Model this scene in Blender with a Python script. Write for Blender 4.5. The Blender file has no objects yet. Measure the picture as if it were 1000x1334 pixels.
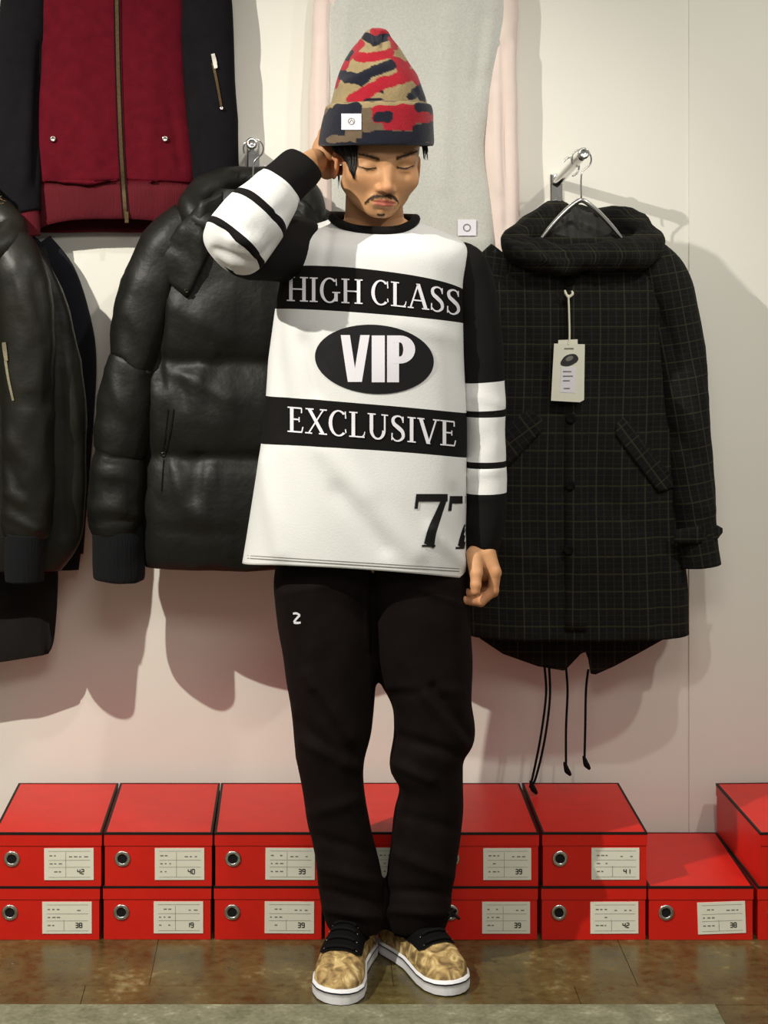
import bpy, bmesh, math, random
import numpy as np
from mathutils import Vector, Matrix, noise
from mathutils.bvhtree import BVHTree

random.seed(7); np.random.seed(7)
SC = bpy.context.scene
COL = SC.collection
PI = math.pi

# ------------------------------------------------------------------ camera
F, CX, CY, CH = 2405.0, 390.0, 295.0, 1.43      # focal length in px, vanishing point, camera height
cam = bpy.data.cameras.new('camera'); camo = bpy.data.objects.new('camera', cam)
COL.objects.link(camo); SC.camera = camo
camo.location = (0, 0, CH); camo.rotation_euler = (PI / 2, 0, 0)
cam.sensor_fit = 'AUTO'; cam.sensor_width = 36.0
cam.lens = F / 1334.0 * 36.0
cam.shift_x = (500 - CX) / 1334.0
cam.shift_y = -(667 - CY) / 1334.0
cam.clip_start = 0.05; cam.clip_end = 50

# ------------------------------------------------------------------ world, lamps, exposure
w = bpy.data.worlds.new('world'); SC.world = w; w.use_nodes = True
w.node_tree.nodes['Background'].inputs[0].default_value = (1.0, 0.97, 0.90, 1)
w.node_tree.nodes['Background'].inputs[1].default_value = 0.27
def spot(name, loc, target, power, size=0.05, angle=95, blend=0.7, col=(1, .96, .88)):
    l = bpy.data.lights.new(name, 'SPOT'); l.energy = power; l.shadow_soft_size = size
    l.spot_size = math.radians(angle); l.spot_blend = blend; l.color = col
    o = bpy.data.objects.new(name, l); COL.objects.link(o); o.location = loc
    o.rotation_euler = (Vector(target) - Vector(loc)).to_track_quat('-Z', 'Y').to_euler()
    return o
spot('overhead_spot', (-1.73, 2.10, 2.9), (-0.12, 4.05, 0.15), 430, 0.016, 80, 1.0, (1, .965, .85))
spot('overhead_spot', (0.75, 2.35, 2.95), (0.22, 3.6, 1.25), 60, 0.03, 56, .7)
spot('overhead_spot', (1.75, 2.3, 2.9), (0.95, 4.05, 0.9), 85, 0.05, 72, 1.0, (1, .965, .84))  # added spot, fills the parka's shadow on the right wall
al = bpy.data.lights.new('front_fill_light', 'AREA'); al.shape = 'RECTANGLE'; al.size = 1.2; al.size_y = .6; al.energy = 24; al.color = (1, .95, .86)  # added soft frontal fill, evens the light down to the boxes
alo = bpy.data.objects.new('front_fill_light', al); COL.objects.link(alo); alo.location = (.1, .5, 2.9)
alo.rotation_euler = (Vector((.1, 3.9, .3)) - Vector(alo.location)).to_track_quat('-Z', 'Y').to_euler()
VS = SC.view_settings
VS.view_transform = 'Standard'; VS.look = 'None'; VS.gamma = 1; VS.use_curve_mapping = False
VS.exposure = -0.08

# ------------------------------------------------------------------ helpers
def P(px, py, Y):
    return np.array(((px - CX) * Y / F, Y, CH - (py - CY) * Y / F))
def topx(V):
    V = np.asarray(V)
    return CX + V[:, 0] * F / V[:, 1], CY + (CH - V[:, 2]) * F / V[:, 1]
def lin(r, g, b):
    f = lambda c: (c / 255 / 12.92) if c / 255 <= .04045 else ((c / 255 + .055) / 1.055) ** 2.4
    return (f(r), f(g), f(b), 1.0)

def wl(o):
    v = Vector((0, 0, 0))
    while o is not None:
        v = v + o.location; o = o.parent
    return v
def mk(name, V, Fc, mats, parent=None, mi=None, smooth=True, colors=None, recalc=True, local=False):
    me = bpy.data.meshes.new(name)
    me.from_pydata([tuple(map(float, v)) for v in V], [], [tuple(map(int, f)) for f in Fc])
    if not isinstance(mats, (list, tuple)): mats = [mats]
    for m in mats: me.materials.append(m)
    if mi is not None: me.polygons.foreach_set('material_index', np.asarray(mi, dtype=np.int32))
    me.polygons.foreach_set('use_smooth', np.full(len(me.polygons), smooth, dtype=bool))
    if colors is not None:
        a = me.color_attributes.new('Col', 'FLOAT_COLOR', 'POINT')
        a.data.foreach_set('color', np.asarray(colors, dtype=np.float32).ravel())
    if recalc:
        bm = bmesh.new(); bm.from_mesh(me); bmesh.ops.recalc_face_normals(bm, faces=bm.faces[:]); bm.to_mesh(me); bm.free()
    me.update()
    o = bpy.data.objects.new(name, me); COL.objects.link(o)
    if parent is not None:
        o.parent = parent
        if not local: o.location = -wl(parent)
    return o
def thing(name, label, cat, loc, group=None):
    o = bpy.data.objects.new(name, None); COL.objects.link(o)
    o.location = loc; o.empty_display_size = .05
    return tag(o, label, cat, group)
def tag(o, label, cat, group=None, kind=None):
    o['label'] = label; o['category'] = cat
    if group: o['group'] = group
    if kind: o['kind'] = kind
    return o
def rebase(o, loc):
    """move a mesh object's origin to loc without moving its surface"""
    loc = Vector(loc); o.data.transform(Matrix.Translation(-loc)); o.location = loc

class MB:
    def __init__(s): s.V = []; s.F = []; s.M = []
    def add(s, V, Fc, m=0):
        b = len(s.V); s.V += [tuple(v) for v in V]
        s.F += [tuple(i + b for i in f) for f in Fc]
        s.M += ([m] * len(Fc) if np.isscalar(m) else list(m))
    def box(s, lo, hi, m=0):
        x0, y0, z0 = lo; x1, y1, z1 = hi
        s.add([(x0,y0,z0),(x1,y0,z0),(x1,y1,z0),(x0,y1,z0),(x0,y0,z1),(x1,y0,z1),(x1,y1,z1),(x0,y1,z1)],
              [(0,3,2,1),(4,5,6,7),(0,1,5,4),(1,2,6,5),(2,3,7,6),(3,0,4,7)], m)
    def build(s, name, mats, parent=None, **k):
        return mk(name, s.V, s.F, mats, parent, mi=s.M, **k)

def cr(keys, sub):
    """Catmull-Rom through rows of numbers; returns rows and interval index of each row"""
    K = np.asarray(keys, float); n = len(K); out = []; iv = []
    for i in range(n - 1):
        p0 = K[max(i - 1, 0)]; p1 = K[i]; p2 = K[i + 1]; p3 = K[min(i + 2, n - 1)]
        for j in range(sub):
            t = j / sub
            out.append(.5 * (2 * p1 + (p2 - p0) * t + (2 * p0 - 5 * p1 + 4 * p2 - p3) * t * t + (3 * p1 - p0 - 3 * p2 + p3) * t ** 3))
            iv.append(i)
    out.append(K[-1]); iv.append(n - 2)
    return np.array(out), iv
def loft(rings, closed=False, cap0=True, cap1=True, m=None):
    R = len(rings); n = len(rings[0]); V = np.concatenate(rings); Fc = []; M = []
    for i in range(R if closed else R - 1):
        a = i * n; b = ((i + 1) % R) * n
        for j in range(n):
            k = (j + 1) % n
            Fc.append((a + j, a + k, b + k, b + j)); M.append(m[i] if m else 0)
    if not closed:
        if cap0: Fc.append(tuple(range(n))); M.append(m[0] if m else 0)
        if cap1: Fc.append(tuple(range((R - 1) * n, R * n))); M.append(m[R - 2] if m else 0)
    return V, Fc, M
def se(n, e):
    t = np.linspace(0, 2 * PI, n, endpoint=False); c = np.cos(t); s = np.sin(t)
    return np.sign(c) * np.abs(c) ** (2 / e), np.sign(s) * np.abs(s) ** (2 / e)
def body(keys, sub=6, n=72, e=2.4, mats=None, cap0=True, cap1=True, ds=1.0):
    """rows of (pyL, xl, pyR, xr, Y, half depth, front sag)"""
    K, iv = cr(keys, sub); cs, sn = se(n, e); rings = []
    for (yl, xl, yr, xr, Y, hd, sag) in K:
        L = P(xl, yl, Y); R = P(xr, yr, Y); c = (L + R) / 2; a = (R - L) / 2
        pts = c + np.outer(cs, a) + np.outer(sn, np.array((0, -hd * ds, 0)))
        pts[:, 2] -= sag * np.clip(sn, 0, 1) ** 1.5
        rings.append(pts)
    return loft(rings, m=[mats[i] for i in iv] if mats else None, cap0=cap0, cap1=cap1)
def tube(keys, sub=6, n=24, mats=None, flat=1.0, e=2.0, closed=False, world=False, ref=None, axis=None):
    """rows of (px, py, Y, r) or world (x, y, z, r); flat scales the second half axis"""
    K = [list(P(k[0], k[1], k[2])) + [k[3]] for k in keys] if not world else [list(k) for k in keys]
    if closed:
        K2 = K[-2:] + K + K[:2]; A, _ = cr(K2, sub); A = A[2 * sub: -sub - 1]; iv = None
    else:
        A, iv = cr(K, sub)
    pts = A[:, :3]; r = A[:, 3]; m = len(pts)
    T = np.gradient(pts, axis=0) if not closed else (np.roll(pts, -1, 0) - np.roll(pts, 1, 0))
    T /= np.linalg.norm(T, axis=1)[:, None] + 1e-12
    if axis is not None: T[:] = np.array(axis) / np.linalg.norm(axis)
    u = np.array(ref if ref is not None else (0, -1, 0), float)
    cs, sn = se(n, e); rings = []
    for i in range(m):
        if ref is not None: u = np.array(ref, float)
        u = u - T[i] * np.dot(u, T[i])
        if np.linalg.norm(u) < 1e-4: u = np.cross(T[i], (1, 0, 0.01))
        u /= np.linalg.norm(u); v = np.cross(T[i], u)
        rings.append(pts[i] + r[i] * (np.outer(sn, u) * flat + np.outer(cs, v)))
    return loft(rings, closed=closed, m=[mats[k] for k in iv] if (mats and iv) else None)
def vnorm(V, Fc):
    V = np.asarray(V); N = np.zeros_like(V)
    q = np.array([f for f in Fc if len(f) == 4]); 
    if len(q):
        nn = np.cross(V[q[:, 2]] - V[q[:, 0]], V[q[:, 3]] - V[q[:, 1]])
        for k in range(4): np.add.at(N, q[:, k], nn)
    t = np.array([f for f in Fc if len(f) == 3])
    if len(t):
        nn = np.cross(V[t[:, 1]] - V[t[:, 0]], V[t[:, 2]] - V[t[:, 0]])
        for k in range(3): np.add.at(N, t[:, k], nn)
    N /= np.linalg.norm(N, axis=1)[:, None] + 1e-12
    return N
def outward(V, N, c=None):
    c = V.mean(0) if c is None else c
    return N if np.sum((V - c) * N) > 0 else -N
def wrinkle(V, Fc, amp=.004, sc=(9, 9, 5), creases=(), seed=0, ridged=True, N=None):
    """cloth relief: ridged noise plus creases (x0, y0, x1, y1, half width in px, height in m) on the side facing the room"""
    V = np.array(V, float)
    if N is None: N = outward(V, vnorm(V, Fc))
    d = np.zeros(len(V))
    if amp:
        for i, p in enumerate(V):
            a = noise.noise(Vector((p[0] * sc[0] + seed, p[1] * sc[1], p[2] * sc[2])))
            b = noise.noise(Vector((p[0] * sc[0] * 2.3 - p[2] * sc[2] * .8, p[1] * sc[1] * 2 + seed, p[2] * sc[2] * 2.1 + 7)))
            d[i] = amp * ((1 - 2.2 * abs(a)) * .8 + .5 * b if ridged else a + .4 * b)
    if creases:
        px, py = topx(V); fr = np.clip(-N[:, 1] * 2, 0, 1)
        for (x0, y0, x1, y1, wd, h) in creases:
            ax, ay = x1 - x0, y1 - y0; L2 = ax * ax + ay * ay + 1e-9
            t = np.clip(((px - x0) * ax + (py - y0) * ay) / L2, 0, 1)
            q = ((px - x0 - t * ax) ** 2 + (py - y0 - t * ay) ** 2) / wd ** 2
            d += fr * h * np.exp(-q)
    return V + N * d[:, None]
def bvh(V, Fc): return BVHTree.FromPolygons([tuple(v) for v in V], [tuple(f) for f in Fc])
EYE = Vector((0, 0, CH))
def cast(tree, px, py, off=.0015):
    d = Vector(((px - CX) / F, 1, -(py - CY) / F)).normalized()
    hit, nn, i, dist = tree.ray_cast(EYE, d)
    if hit is None: return None
    return hit - d * off
def decal(tree, strips, off=.0015, ncol=1):
    """strips: lists of (left px point, right px point); pressed onto the cloth"""
    V = []; Fc = []
    if ncol > 1:
        mixp = lambda a, b_, t: (a[0] + (b_[0] - a[0]) * t, a[1] + (b_[1] - a[1]) * t)
        strips = [[(mixp(a, b_, q / ncol), mixp(a, b_, (q + 1) / ncol)) for a, b_ in s] for s in strips for q in range(ncol)]
    for s in strips:
        prev = None
        for (a, b) in s:
            pa, pb = cast(tree, *a, off), cast(tree, *b, off)
            cur = None
            if pa is not None and pb is not None and abs(pa.y - pb.y) < .05:
                V += [pa, pb]; cur = (len(V) - 2, len(V) - 1)
                if prev and (V[prev[0]] - pa).length < .05: Fc.append((prev[0], prev[1], cur[1], cur[0]))
            prev = cur
    return V, Fc
def ribbon(pts, n=6):
    """polyline of (x, y, width) in px to a strip"""
    A, _ = cr(pts, n); s = []
    T = np.gradient(A[:, :2], axis=0)
    for (x, y, wd), (tx, ty) in zip(A, T):
        l = math.hypot(tx, ty) + 1e-9; nx, ny = -ty / l * wd / 2, tx / l * wd / 2
        s.append(((x + nx, y + ny), (x - nx, y - ny)))
    return s
def pxpoly(outline_top, outline_bot, Y0, thick, nv=8, bulge=0, N=40):
    """a thin padded flap between a top and a bottom px polyline (x sorted), thick in Y"""
    xs = np.linspace(outline_top[0][0], outline_top[-1][0], N)
    yt = np.interp(xs, *zip(*outline_top)); yb = np.interp(xs, *zip(*outline_bot))
    V = []; Fc = []
    for side in (0, 1):
        for i in range(N):
            for j in range(nv + 1):
                v = j / nv; Y = Y0(xs[i], v) if callable(Y0) else Y0
                edge = math.sin(PI * min(max(i / (N - 1), .02), .98)) ** .35 * math.sin(PI * min(max(v, .03), .97)) ** .35
                V.append(P(xs[i], yt[i] + (yb[i] - yt[i]) * v, Y + (-1 if side == 0 else 1) * thick / 2 * edge - bulge * edge))
    M = N * (nv + 1)
    for i in range(N - 1):
        for j in range(nv):
            a = i * (nv + 1) + j; b = a + nv + 1
            Fc.append((a, b, b + 1, a + 1)); Fc.append((M + a, M + a + 1, M + b + 1, M + b))
    for i in range(N - 1):
        a = i * (nv + 1); b = a + nv + 1
        Fc.append((a, M + a, M + b, b)); Fc.append((a + nv, b + nv, M + b + nv, M + a + nv))
    for j in range(nv):
        Fc.append((j, j + 1, M + j + 1, M + j)); e = (N - 1) * (nv + 1) + j
        Fc.append((e, M + e, M + e + 1, e + 1))
    return np.array(V), Fc
def disc(c, nrm, r, n=16, h=.002):
    """small button: short bevelled cylinder"""
    nrm = np.array(nrm, float) / np.linalg.norm(nrm); u = np.cross(nrm, (0, 0, 1.0))
    if np.linalg.norm(u) < .01: u = np.cross(nrm, (1.0, 0, 0))
    u /= np.linalg.norm(u); v = np.cross(nrm, u); cs, sn = se(n, 2)
    rg = [np.array(c) + k * nrm + (np.outer(cs, u) + np.outer(sn, v)) * q for k, q in ((0, r), (h * .6, r), (h, r * .75), (h * .7, r * .5))]
    V, Fc, _ = loft(rg); return V, Fc
def wire(name, pts, r, mat, parent=None, sub=6, n=8):
    V, Fc, _ = tube([list(p) + [r] for p in pts], sub=sub, n=n, world=True)
    return mk(name, V, Fc, mat, parent)

# ------------------------------------------------------------------ materials
def mat(name, col, rough=.8, metal=0., spec=.3, bump=0., bscale=300., var=.12, vscale=12., sheen=0., sss=0., coat=0., vcol=False, trans=0., bstretch=None):
    m = bpy.data.materials.new(name); m.use_nodes = True; nt = m.node_tree; N = nt.nodes; L = nt.links
    b = N['Principled BSDF']
    b.inputs['Roughness'].default_value = rough; b.inputs['Metallic'].default_value = metal
    b.inputs['Specular IOR Level'].default_value = spec
    b.inputs['Sheen Weight'].default_value = sheen; b.inputs['Coat Weight'].default_value = coat
    b.inputs['Transmission Weight'].default_value = trans
    if sss:
        b.inputs['Subsurface Weight'].default_value = sss
        b.inputs['Subsurface Radius'].default_value = (.012, .005, .003); b.inputs['Subsurface Scale'].default_value = .6
    tc = N.new('ShaderNodeTexCoord')
    nz = N.new('ShaderNodeTexNoise'); nz.inputs['Scale'].default_value = vscale; nz.inputs['Detail'].default_value = 5
    L.new(tc.outputs['Object'], nz.inputs['Vector'])
    hv = N.new('ShaderNodeMix'); hv.data_type = 'RGBA'; hv.blend_type = 'MULTIPLY'
    rp = N.new('ShaderNodeMapRange'); rp.inputs[1].default_value = .3; rp.inputs[2].default_value = .7
    rp.inputs[3].default_value = 1 - var; rp.inputs[4].default_value = 1 + var
    L.new(nz.outputs['Fac'], rp.inputs[0])
    hv.inputs[0].default_value = 1
    if vcol:
        at = N.new('ShaderNodeVertexColor'); at.layer_name = 'Col'; L.new(at.outputs['Color'], hv.inputs[6])
    else: hv.inputs[6].default_value = col
    cb = N.new('ShaderNodeCombineColor')
    for k in range(3): L.new(rp.outputs[0], cb.inputs[k])
    L.new(cb.outputs[0], hv.inputs[7]); L.new(hv.outputs[2], b.inputs['Base Color'])
    if bump:
        bn = N.new('ShaderNodeTexNoise'); bn.inputs['Scale'].default_value = bscale; bn.inputs['Detail'].default_value = 3
        if bstretch:
            mp = N.new('ShaderNodeMapping'); mp.inputs['Scale'].default_value = bstretch
            L.new(tc.outputs['Object'], mp.inputs[0]); L.new(mp.outputs[0], bn.inputs['Vector'])
        else: L.new(tc.outputs['Object'], bn.inputs['Vector'])
        bp = N.new('ShaderNodeBump'); bp.inputs['Strength'].default_value = bump; bp.inputs['Distance'].default_value = .004
        L.new(bn.outputs['Fac'], bp.inputs['Height']); L.new(bp.outputs[0], b.inputs['Normal'])
    m['hv'] = 0
    return m

M = {}
M['wall'] = mat('wall_paint', lin(232, 229, 220), .85, bump=.05, bscale=60, var=.015, vscale=3, spec=.2)
M['red'] = mat('red_card', lin(208, 30, 18), .42, spec=.4, var=.05, vscale=20, bump=.02, bscale=200)
M['blackcard'] = mat('black_card', lin(22, 18, 16), .6, var=.1)
M['steel'] = mat('nickel_ring', lin(200, 200, 195), .25, metal=1, var=.03)
M['chrome'] = mat('chrome', lin(225, 225, 222), .12, metal=1, var=.02)
M['hole_shade'] = mat('hole_shade_black', lin(14, 12, 14), .8, var=.05)  # black that stands for shade inside the box opening
M['paper'] = mat('label_paper', lin(226, 224, 208), .7, var=.02, vscale=40)
M['ink'] = mat('grey_ink', lin(120, 118, 112), .7, var=.1)
M['inkdark'] = mat('dark_ink', lin(50, 48, 50), .7, var=.1)
M['white_jersey'] = mat('white_jersey', lin(222, 222, 221), .85, bump=.12, bscale=350, var=.015, sheen=.15)
M['black_jersey'] = mat('black_jersey', lin(20, 18, 18), .9, bump=.12, bscale=350, var=.1, spec=.15)
M['print_white'] = mat('white_print', lin(228, 225, 233), .6, var=.02)
M['print_black'] = mat('black_print', lin(22, 20, 22), .55, var=.05)
M['trousers'] = mat('brown_black_cotton', lin(18, 11, 11), .85, bump=.2, bscale=420, var=.2, vscale=30, spec=.12)
M['skin'] = mat('skin', lin(205, 155, 115), .5, sss=.12, var=.05, vscale=45, vcol=True, bump=.04, bscale=500)
M['hair'] = mat('black_hair', lin(20, 17, 18), .4, var=.2, vscale=80, bump=.3, bscale=260)
M['stubble'] = mat('brown_black_stubble', lin(64, 46, 34), .7, var=.2, vscale=200)
M['knit'] = mat('camouflage_knit', (1, 1, 1, 1), .95, vcol=True, bump=.35, bscale=420, var=.08, vscale=60, sheen=.2, bstretch=(1, 1, .5))
M['burgundy'] = mat('burgundy_fleece', lin(88, 13, 26), .95, bump=.15, bscale=260, var=.14, vscale=40, spec=.1)
M['burgundy_rib'] = mat('burgundy_rib', lin(84, 11, 23), .9, bump=.5, bscale=120, var=.1, bstretch=(3, 3, .05))
M['black_fleece'] = mat('black_fleece', lin(22, 20, 23), .95, bump=.15, bscale=260, var=.12, vscale=40, spec=.1)
M['grey_marl'] = mat('grey_marl_fleece', lin(192, 192, 186), .9, bump=.2, bscale=300, var=.07, vscale=220)
M['pink'] = mat('pale_pink_fleece', lin(226, 208, 200), .9, bump=.1, bscale=260, var=.03, vscale=20)
M['zip'] = mat('brass_zip', lin(88, 70, 46), .5, metal=.5, var=.3, vscale=300)
M['zipsilver'] = mat('pale_zip', lin(190, 180, 150), .35, metal=.7, var=.2, vscale=300)
M['leather'] = mat('black_leather', lin(21, 21, 18), .5, spec=.3, bump=.35, bscale=55, var=.2, vscale=14)
M['satin'] = mat('olive_black_satin', lin(25, 24, 18), .46, spec=.34, bump=.3, bscale=40, var=.25, vscale=10)
M['rib'] = mat('navy_black_rib', lin(11, 12, 16), .98, bump=.6, bscale=110, var=.1, bstretch=(3, 3, .05))
M['wool'] = mat('black_wool', lin(21, 19, 19), .95, bump=.2, bscale=200, var=.15)
M['navywool'] = mat('navy_wool', lin(20, 20, 27), .95, bump=.2, bscale=200, var=.15)
M['lining'] = mat('quilted_lining', lin(34, 34, 31), .5, spec=.4, bump=.35, bscale=60, var=.2)
M['cord'] = mat('black_cord', lin(12, 11, 11), .85, spec=.15, var=.1)
M['string'] = mat('cream_string', lin(225, 220, 200), .8, var=.05)
M['snap'] = mat('pewter_snap', lin(210, 205, 195), .25, metal=1, var=.1)
M['darksnap'] = mat('dark_snap', lin(60, 58, 50), .35, metal=1, var=.1)
M['rubber'] = mat('white_rubber', lin(232, 232, 236), .55, var=.03)
M['navyline'] = mat('navy_rubber', lin(26, 26, 46), .6, var=.05)
M['outsole'] = mat('dark_gum', lin(30, 28, 32), .8, var=.1)
M['canvas'] = mat('black_canvas', lin(12, 11, 12), .9, spec=.1, bump=.3, bscale=500, var=.1)
M['fur'] = mat('tan_fur', lin(120, 98, 70), .8, var=.3, vscale=90)
M['clear'] = mat('clear_acrylic', lin(235, 238, 236), .08, trans=.9, spec=.5, var=.02)

def plaid_material():
    m = mat('plaid_wool', lin(20, 19, 18), .9, bump=.25, bscale=300, var=.2, vscale=60, spec=.2)
    nt = m.node_tree; N = nt.nodes; L = nt.links; b = N['Principled BSDF']
    src = b.inputs['Base Color'].links[0].from_socket
    at = N.new('ShaderNodeAttribute'); at.attribute_name = 'UVP'; at.attribute_type = 'GEOMETRY'
    sp = N.new('ShaderNodeSeparateXYZ'); L.new(at.outputs['Vector'], sp.inputs[0])
    def line(sock, period, wd):
        a = N.new('ShaderNodeMath'); a.operation = 'PINGPONG'; a.inputs[1].default_value = period / 2; L.new(sock, a.inputs[0])
        c = N.new('ShaderNodeMath'); c.operation = 'LESS_THAN'; c.inputs[1].default_value = wd; L.new(a.outputs[0], c.inputs[0])
        return c.outputs[0]
    def mixin(prev, fac, col, k):
        g = N.new('ShaderNodeMath'); g.operation = 'MULTIPLY'; g.inputs[1].default_value = k; L.new(fac, g.inputs[0])
        x = N.new('ShaderNodeMix'); x.data_type = 'RGBA'; L.new(g.outputs[0], x.inputs[0]); L.new(prev, x.inputs[6]); x.inputs[7].default_value = col
        return x.outputs[2]
    s = mixin(src, line(sp.outputs[0], .0520, .0011), lin(72, 74, 48), .42)
    s = mixin(s, line(sp.outputs[1], .0370, .0010), lin(76, 74, 46), .42)
    s = mixin(s, line(sp.outputs[0], .0173, .0012), lin(46, 46, 40), .45)
    s = mixin(s, line(sp.outputs[1], .0123, .0010), lin(42, 42, 38), .35)
    L.new(s, b.inputs['Base Color'])
    return m
M['plaid'] = plaid_material()
def plaid_uv(o, fn):
    """pattern coordinates that run with the cloth"""
    me = o.data; n = len(me.vertices); co = np.empty(n * 3); me.vertices.foreach_get('co', co); co = co.reshape(-1, 3)
    uv = np.zeros((n, 3)); uv[:, :2] = fn(co)
    a = me.attributes.new('UVP', 'FLOAT_VECTOR', 'POINT'); a.data.foreach_set('vector', uv.astype(np.float32).ravel())

def floor_material(name, c1, c2, c3, rough0, rough1, scale, spec=.5, bump=.2):
    m = bpy.data.materials.new(name); m.use_nodes = True; nt = m.node_tree; N = nt.nodes; L = nt.links; b = N['Principled BSDF']
    tc = N.new('ShaderNodeTexCoord')
    n1 = N.new('ShaderNodeTexNoise'); n1.inputs['Scale'].default_value = scale; n1.inputs['Detail'].default_value = 8; n1.inputs['Roughness'].default_value = .62
    n2 = N.new('ShaderNodeTexNoise'); n2.inputs['Scale'].default_value = scale * 7; n2.inputs['Detail'].default_value = 6
    L.new(tc.outputs['Object'], n1.inputs[0]); L.new(tc.outputs['Object'], n2.inputs[0])
    r = N.new('ShaderNodeValToRGB'); r.color_ramp.elements[0].position = .36; r.color_ramp.elements[0].color = c1
    r.color_ramp.elements[1].position = .57; r.color_ramp.elements[1].color = c2
    e = r.color_ramp.elements.new(.70); e.color = c3
    ad = N.new('ShaderNodeMix'); ad.inputs[0].default_value = .35
    L.new(n1.outputs['Fac'], ad.inputs[2]); L.new(n2.outputs['Fac'], ad.inputs[3]); L.new(ad.outputs[0], r.inputs[0])
    L.new(r.outputs[0], b.inputs['Base Color'])
    mr = N.new('ShaderNodeMapRange'); mr.inputs[1].default_value = .3; mr.inputs[2].default_value = .7; mr.inputs[3].default_value = rough0; mr.inputs[4].default_value = rough1
    L.new(n2.outputs['Fac'], mr.inputs[0]); L.new(mr.outputs[0], b.inputs['Roughness'])
    b.inputs['Specular IOR Level'].default_value = spec
    bp = N.new('ShaderNodeBump'); bp.inputs['Strength'].default_value = bump; bp.inputs['Distance'].default_value = .003
    L.new(n2.outputs['Fac'], bp.inputs['Height']); L.new(bp.outputs[0], b.inputs['Normal'])
    return m
M['floor'] = floor_material('worn_brown_floor', lin(64, 54, 28), lin(98, 86, 50), lin(158, 144, 102), .18, .45, 7, .5, .12)
M['concrete'] = floor_material('grey_concrete', lin(104, 102, 80), lin(136, 133, 110), lin(176, 172, 146), .6, .85, 16, .3, .5)

# ------------------------------------------------------------------ the setting
WY = 4.07
def struct(o, label=None):
    o['kind'] = 'structure'
    if label: o['label'] = label
    return o
b = MB(); b.box((-4, WY, 0), (4, WY + .12, 3.2))
wall = struct(b.build('wall_back', M['wall'], smooth=False), 'off-white painted shop wall behind the clothes')
b = MB(); xj = (897 - CX) * WY / F
b.box((xj, WY - .004, 0), (4, WY + .01, 3.2)); b.build('wall_panel', M['wall'], wall, smooth=False)
b = MB(); b.box((-4, -1.5, -.1), (4, WY + .12, -.003))
floor = struct(b.build('floor', M['floor'], smooth=False), 'worn brown tiled floor with a grey concrete strip')
def tile(x0, x1, y0, y1, top, m, name='floor_tile'):
    b = MB(); c = .0007
    b.box((x0 + c, y0 + c, -.02), (x1 - c, y1 - c, top)); o = b.build(name, m, floor, smooth=False)
    return o
YS, YJ = 3.392, 3.478
xl = (105 - CX) * 3.4 / F; xr = (930 - CX) * 3.4 / F
for r, (y0, y1, off) in enumerate(((YJ, WY, .12), (YS, YJ, 0))):
    x = xl - .46 * 5 + off; k = 0
    while x < 3.2:
        tile(x, x + .46, y0, y1, random.uniform(-.0006, .0), M['floor']); x += .46
tile(-3, xr, 2.2, YS, .0012, M['concrete'], 'concrete_strip')
for k in range(4):
    tile(xr + .46 * k, xr + .46 * (k + 1), 2.9, YS, -.0004, M['floor'])

# ------------------------------------------------------------------ lettering by strokes (unit height)
def ln(x0, y0, x1, y1, wd, n=8, flatx=True):
    """stroke whose width is measured horizontally (or across)"""
    s = []
    for i in range(n + 1):
        t = i / n; x = x0 + (x1 - x0) * t; y = y0 + (y1 - y0) * t
        s.append(((x - wd / 2, y), (x + wd / 2, y)) if flatx else ((x, y - wd / 2), (x, y + wd / 2)))
    return s
def hb(x0, x1, y, t, n=5): return ln(x0, y, x1, y, t, n, False)
def arc(cx, cy, rx, ry, a0, a1, wx, wy, n=20):
    s = []
    for i in range(n + 1):
        a = math.radians(a0 + (a1 - a0) * i / n); c, q = math.cos(a), math.sin(a)
        s.append(((cx + rx * c, cy + ry * q), (cx + (rx - wx) * c, cy + (ry - wy) * q)))
    return s
def curve(pts, n=6):
    A, _ = cr(pts, n); T = np.gradient(A[:, :2], axis=0); s = []
    for (x, y, wd), (tx, ty) in zip(A, T):
        l = math.hypot(tx, ty) + 1e-9; s.append(((x - ty / l * wd / 2, y + tx / l * wd / 2), (x + ty / l * wd / 2, y - tx / l * wd / 2)))
    return s
ST, TH, SF = .15, .06, .10
def stem(x, y0=0, y1=1): return [ln(x, y0, x, y1, ST), hb(x - ST / 2 - SF, x + ST / 2 + SF, y0 + .025, .05), hb(x - ST / 2 - SF, x + ST / 2 + SF, y1 - .025, .05)]
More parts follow.
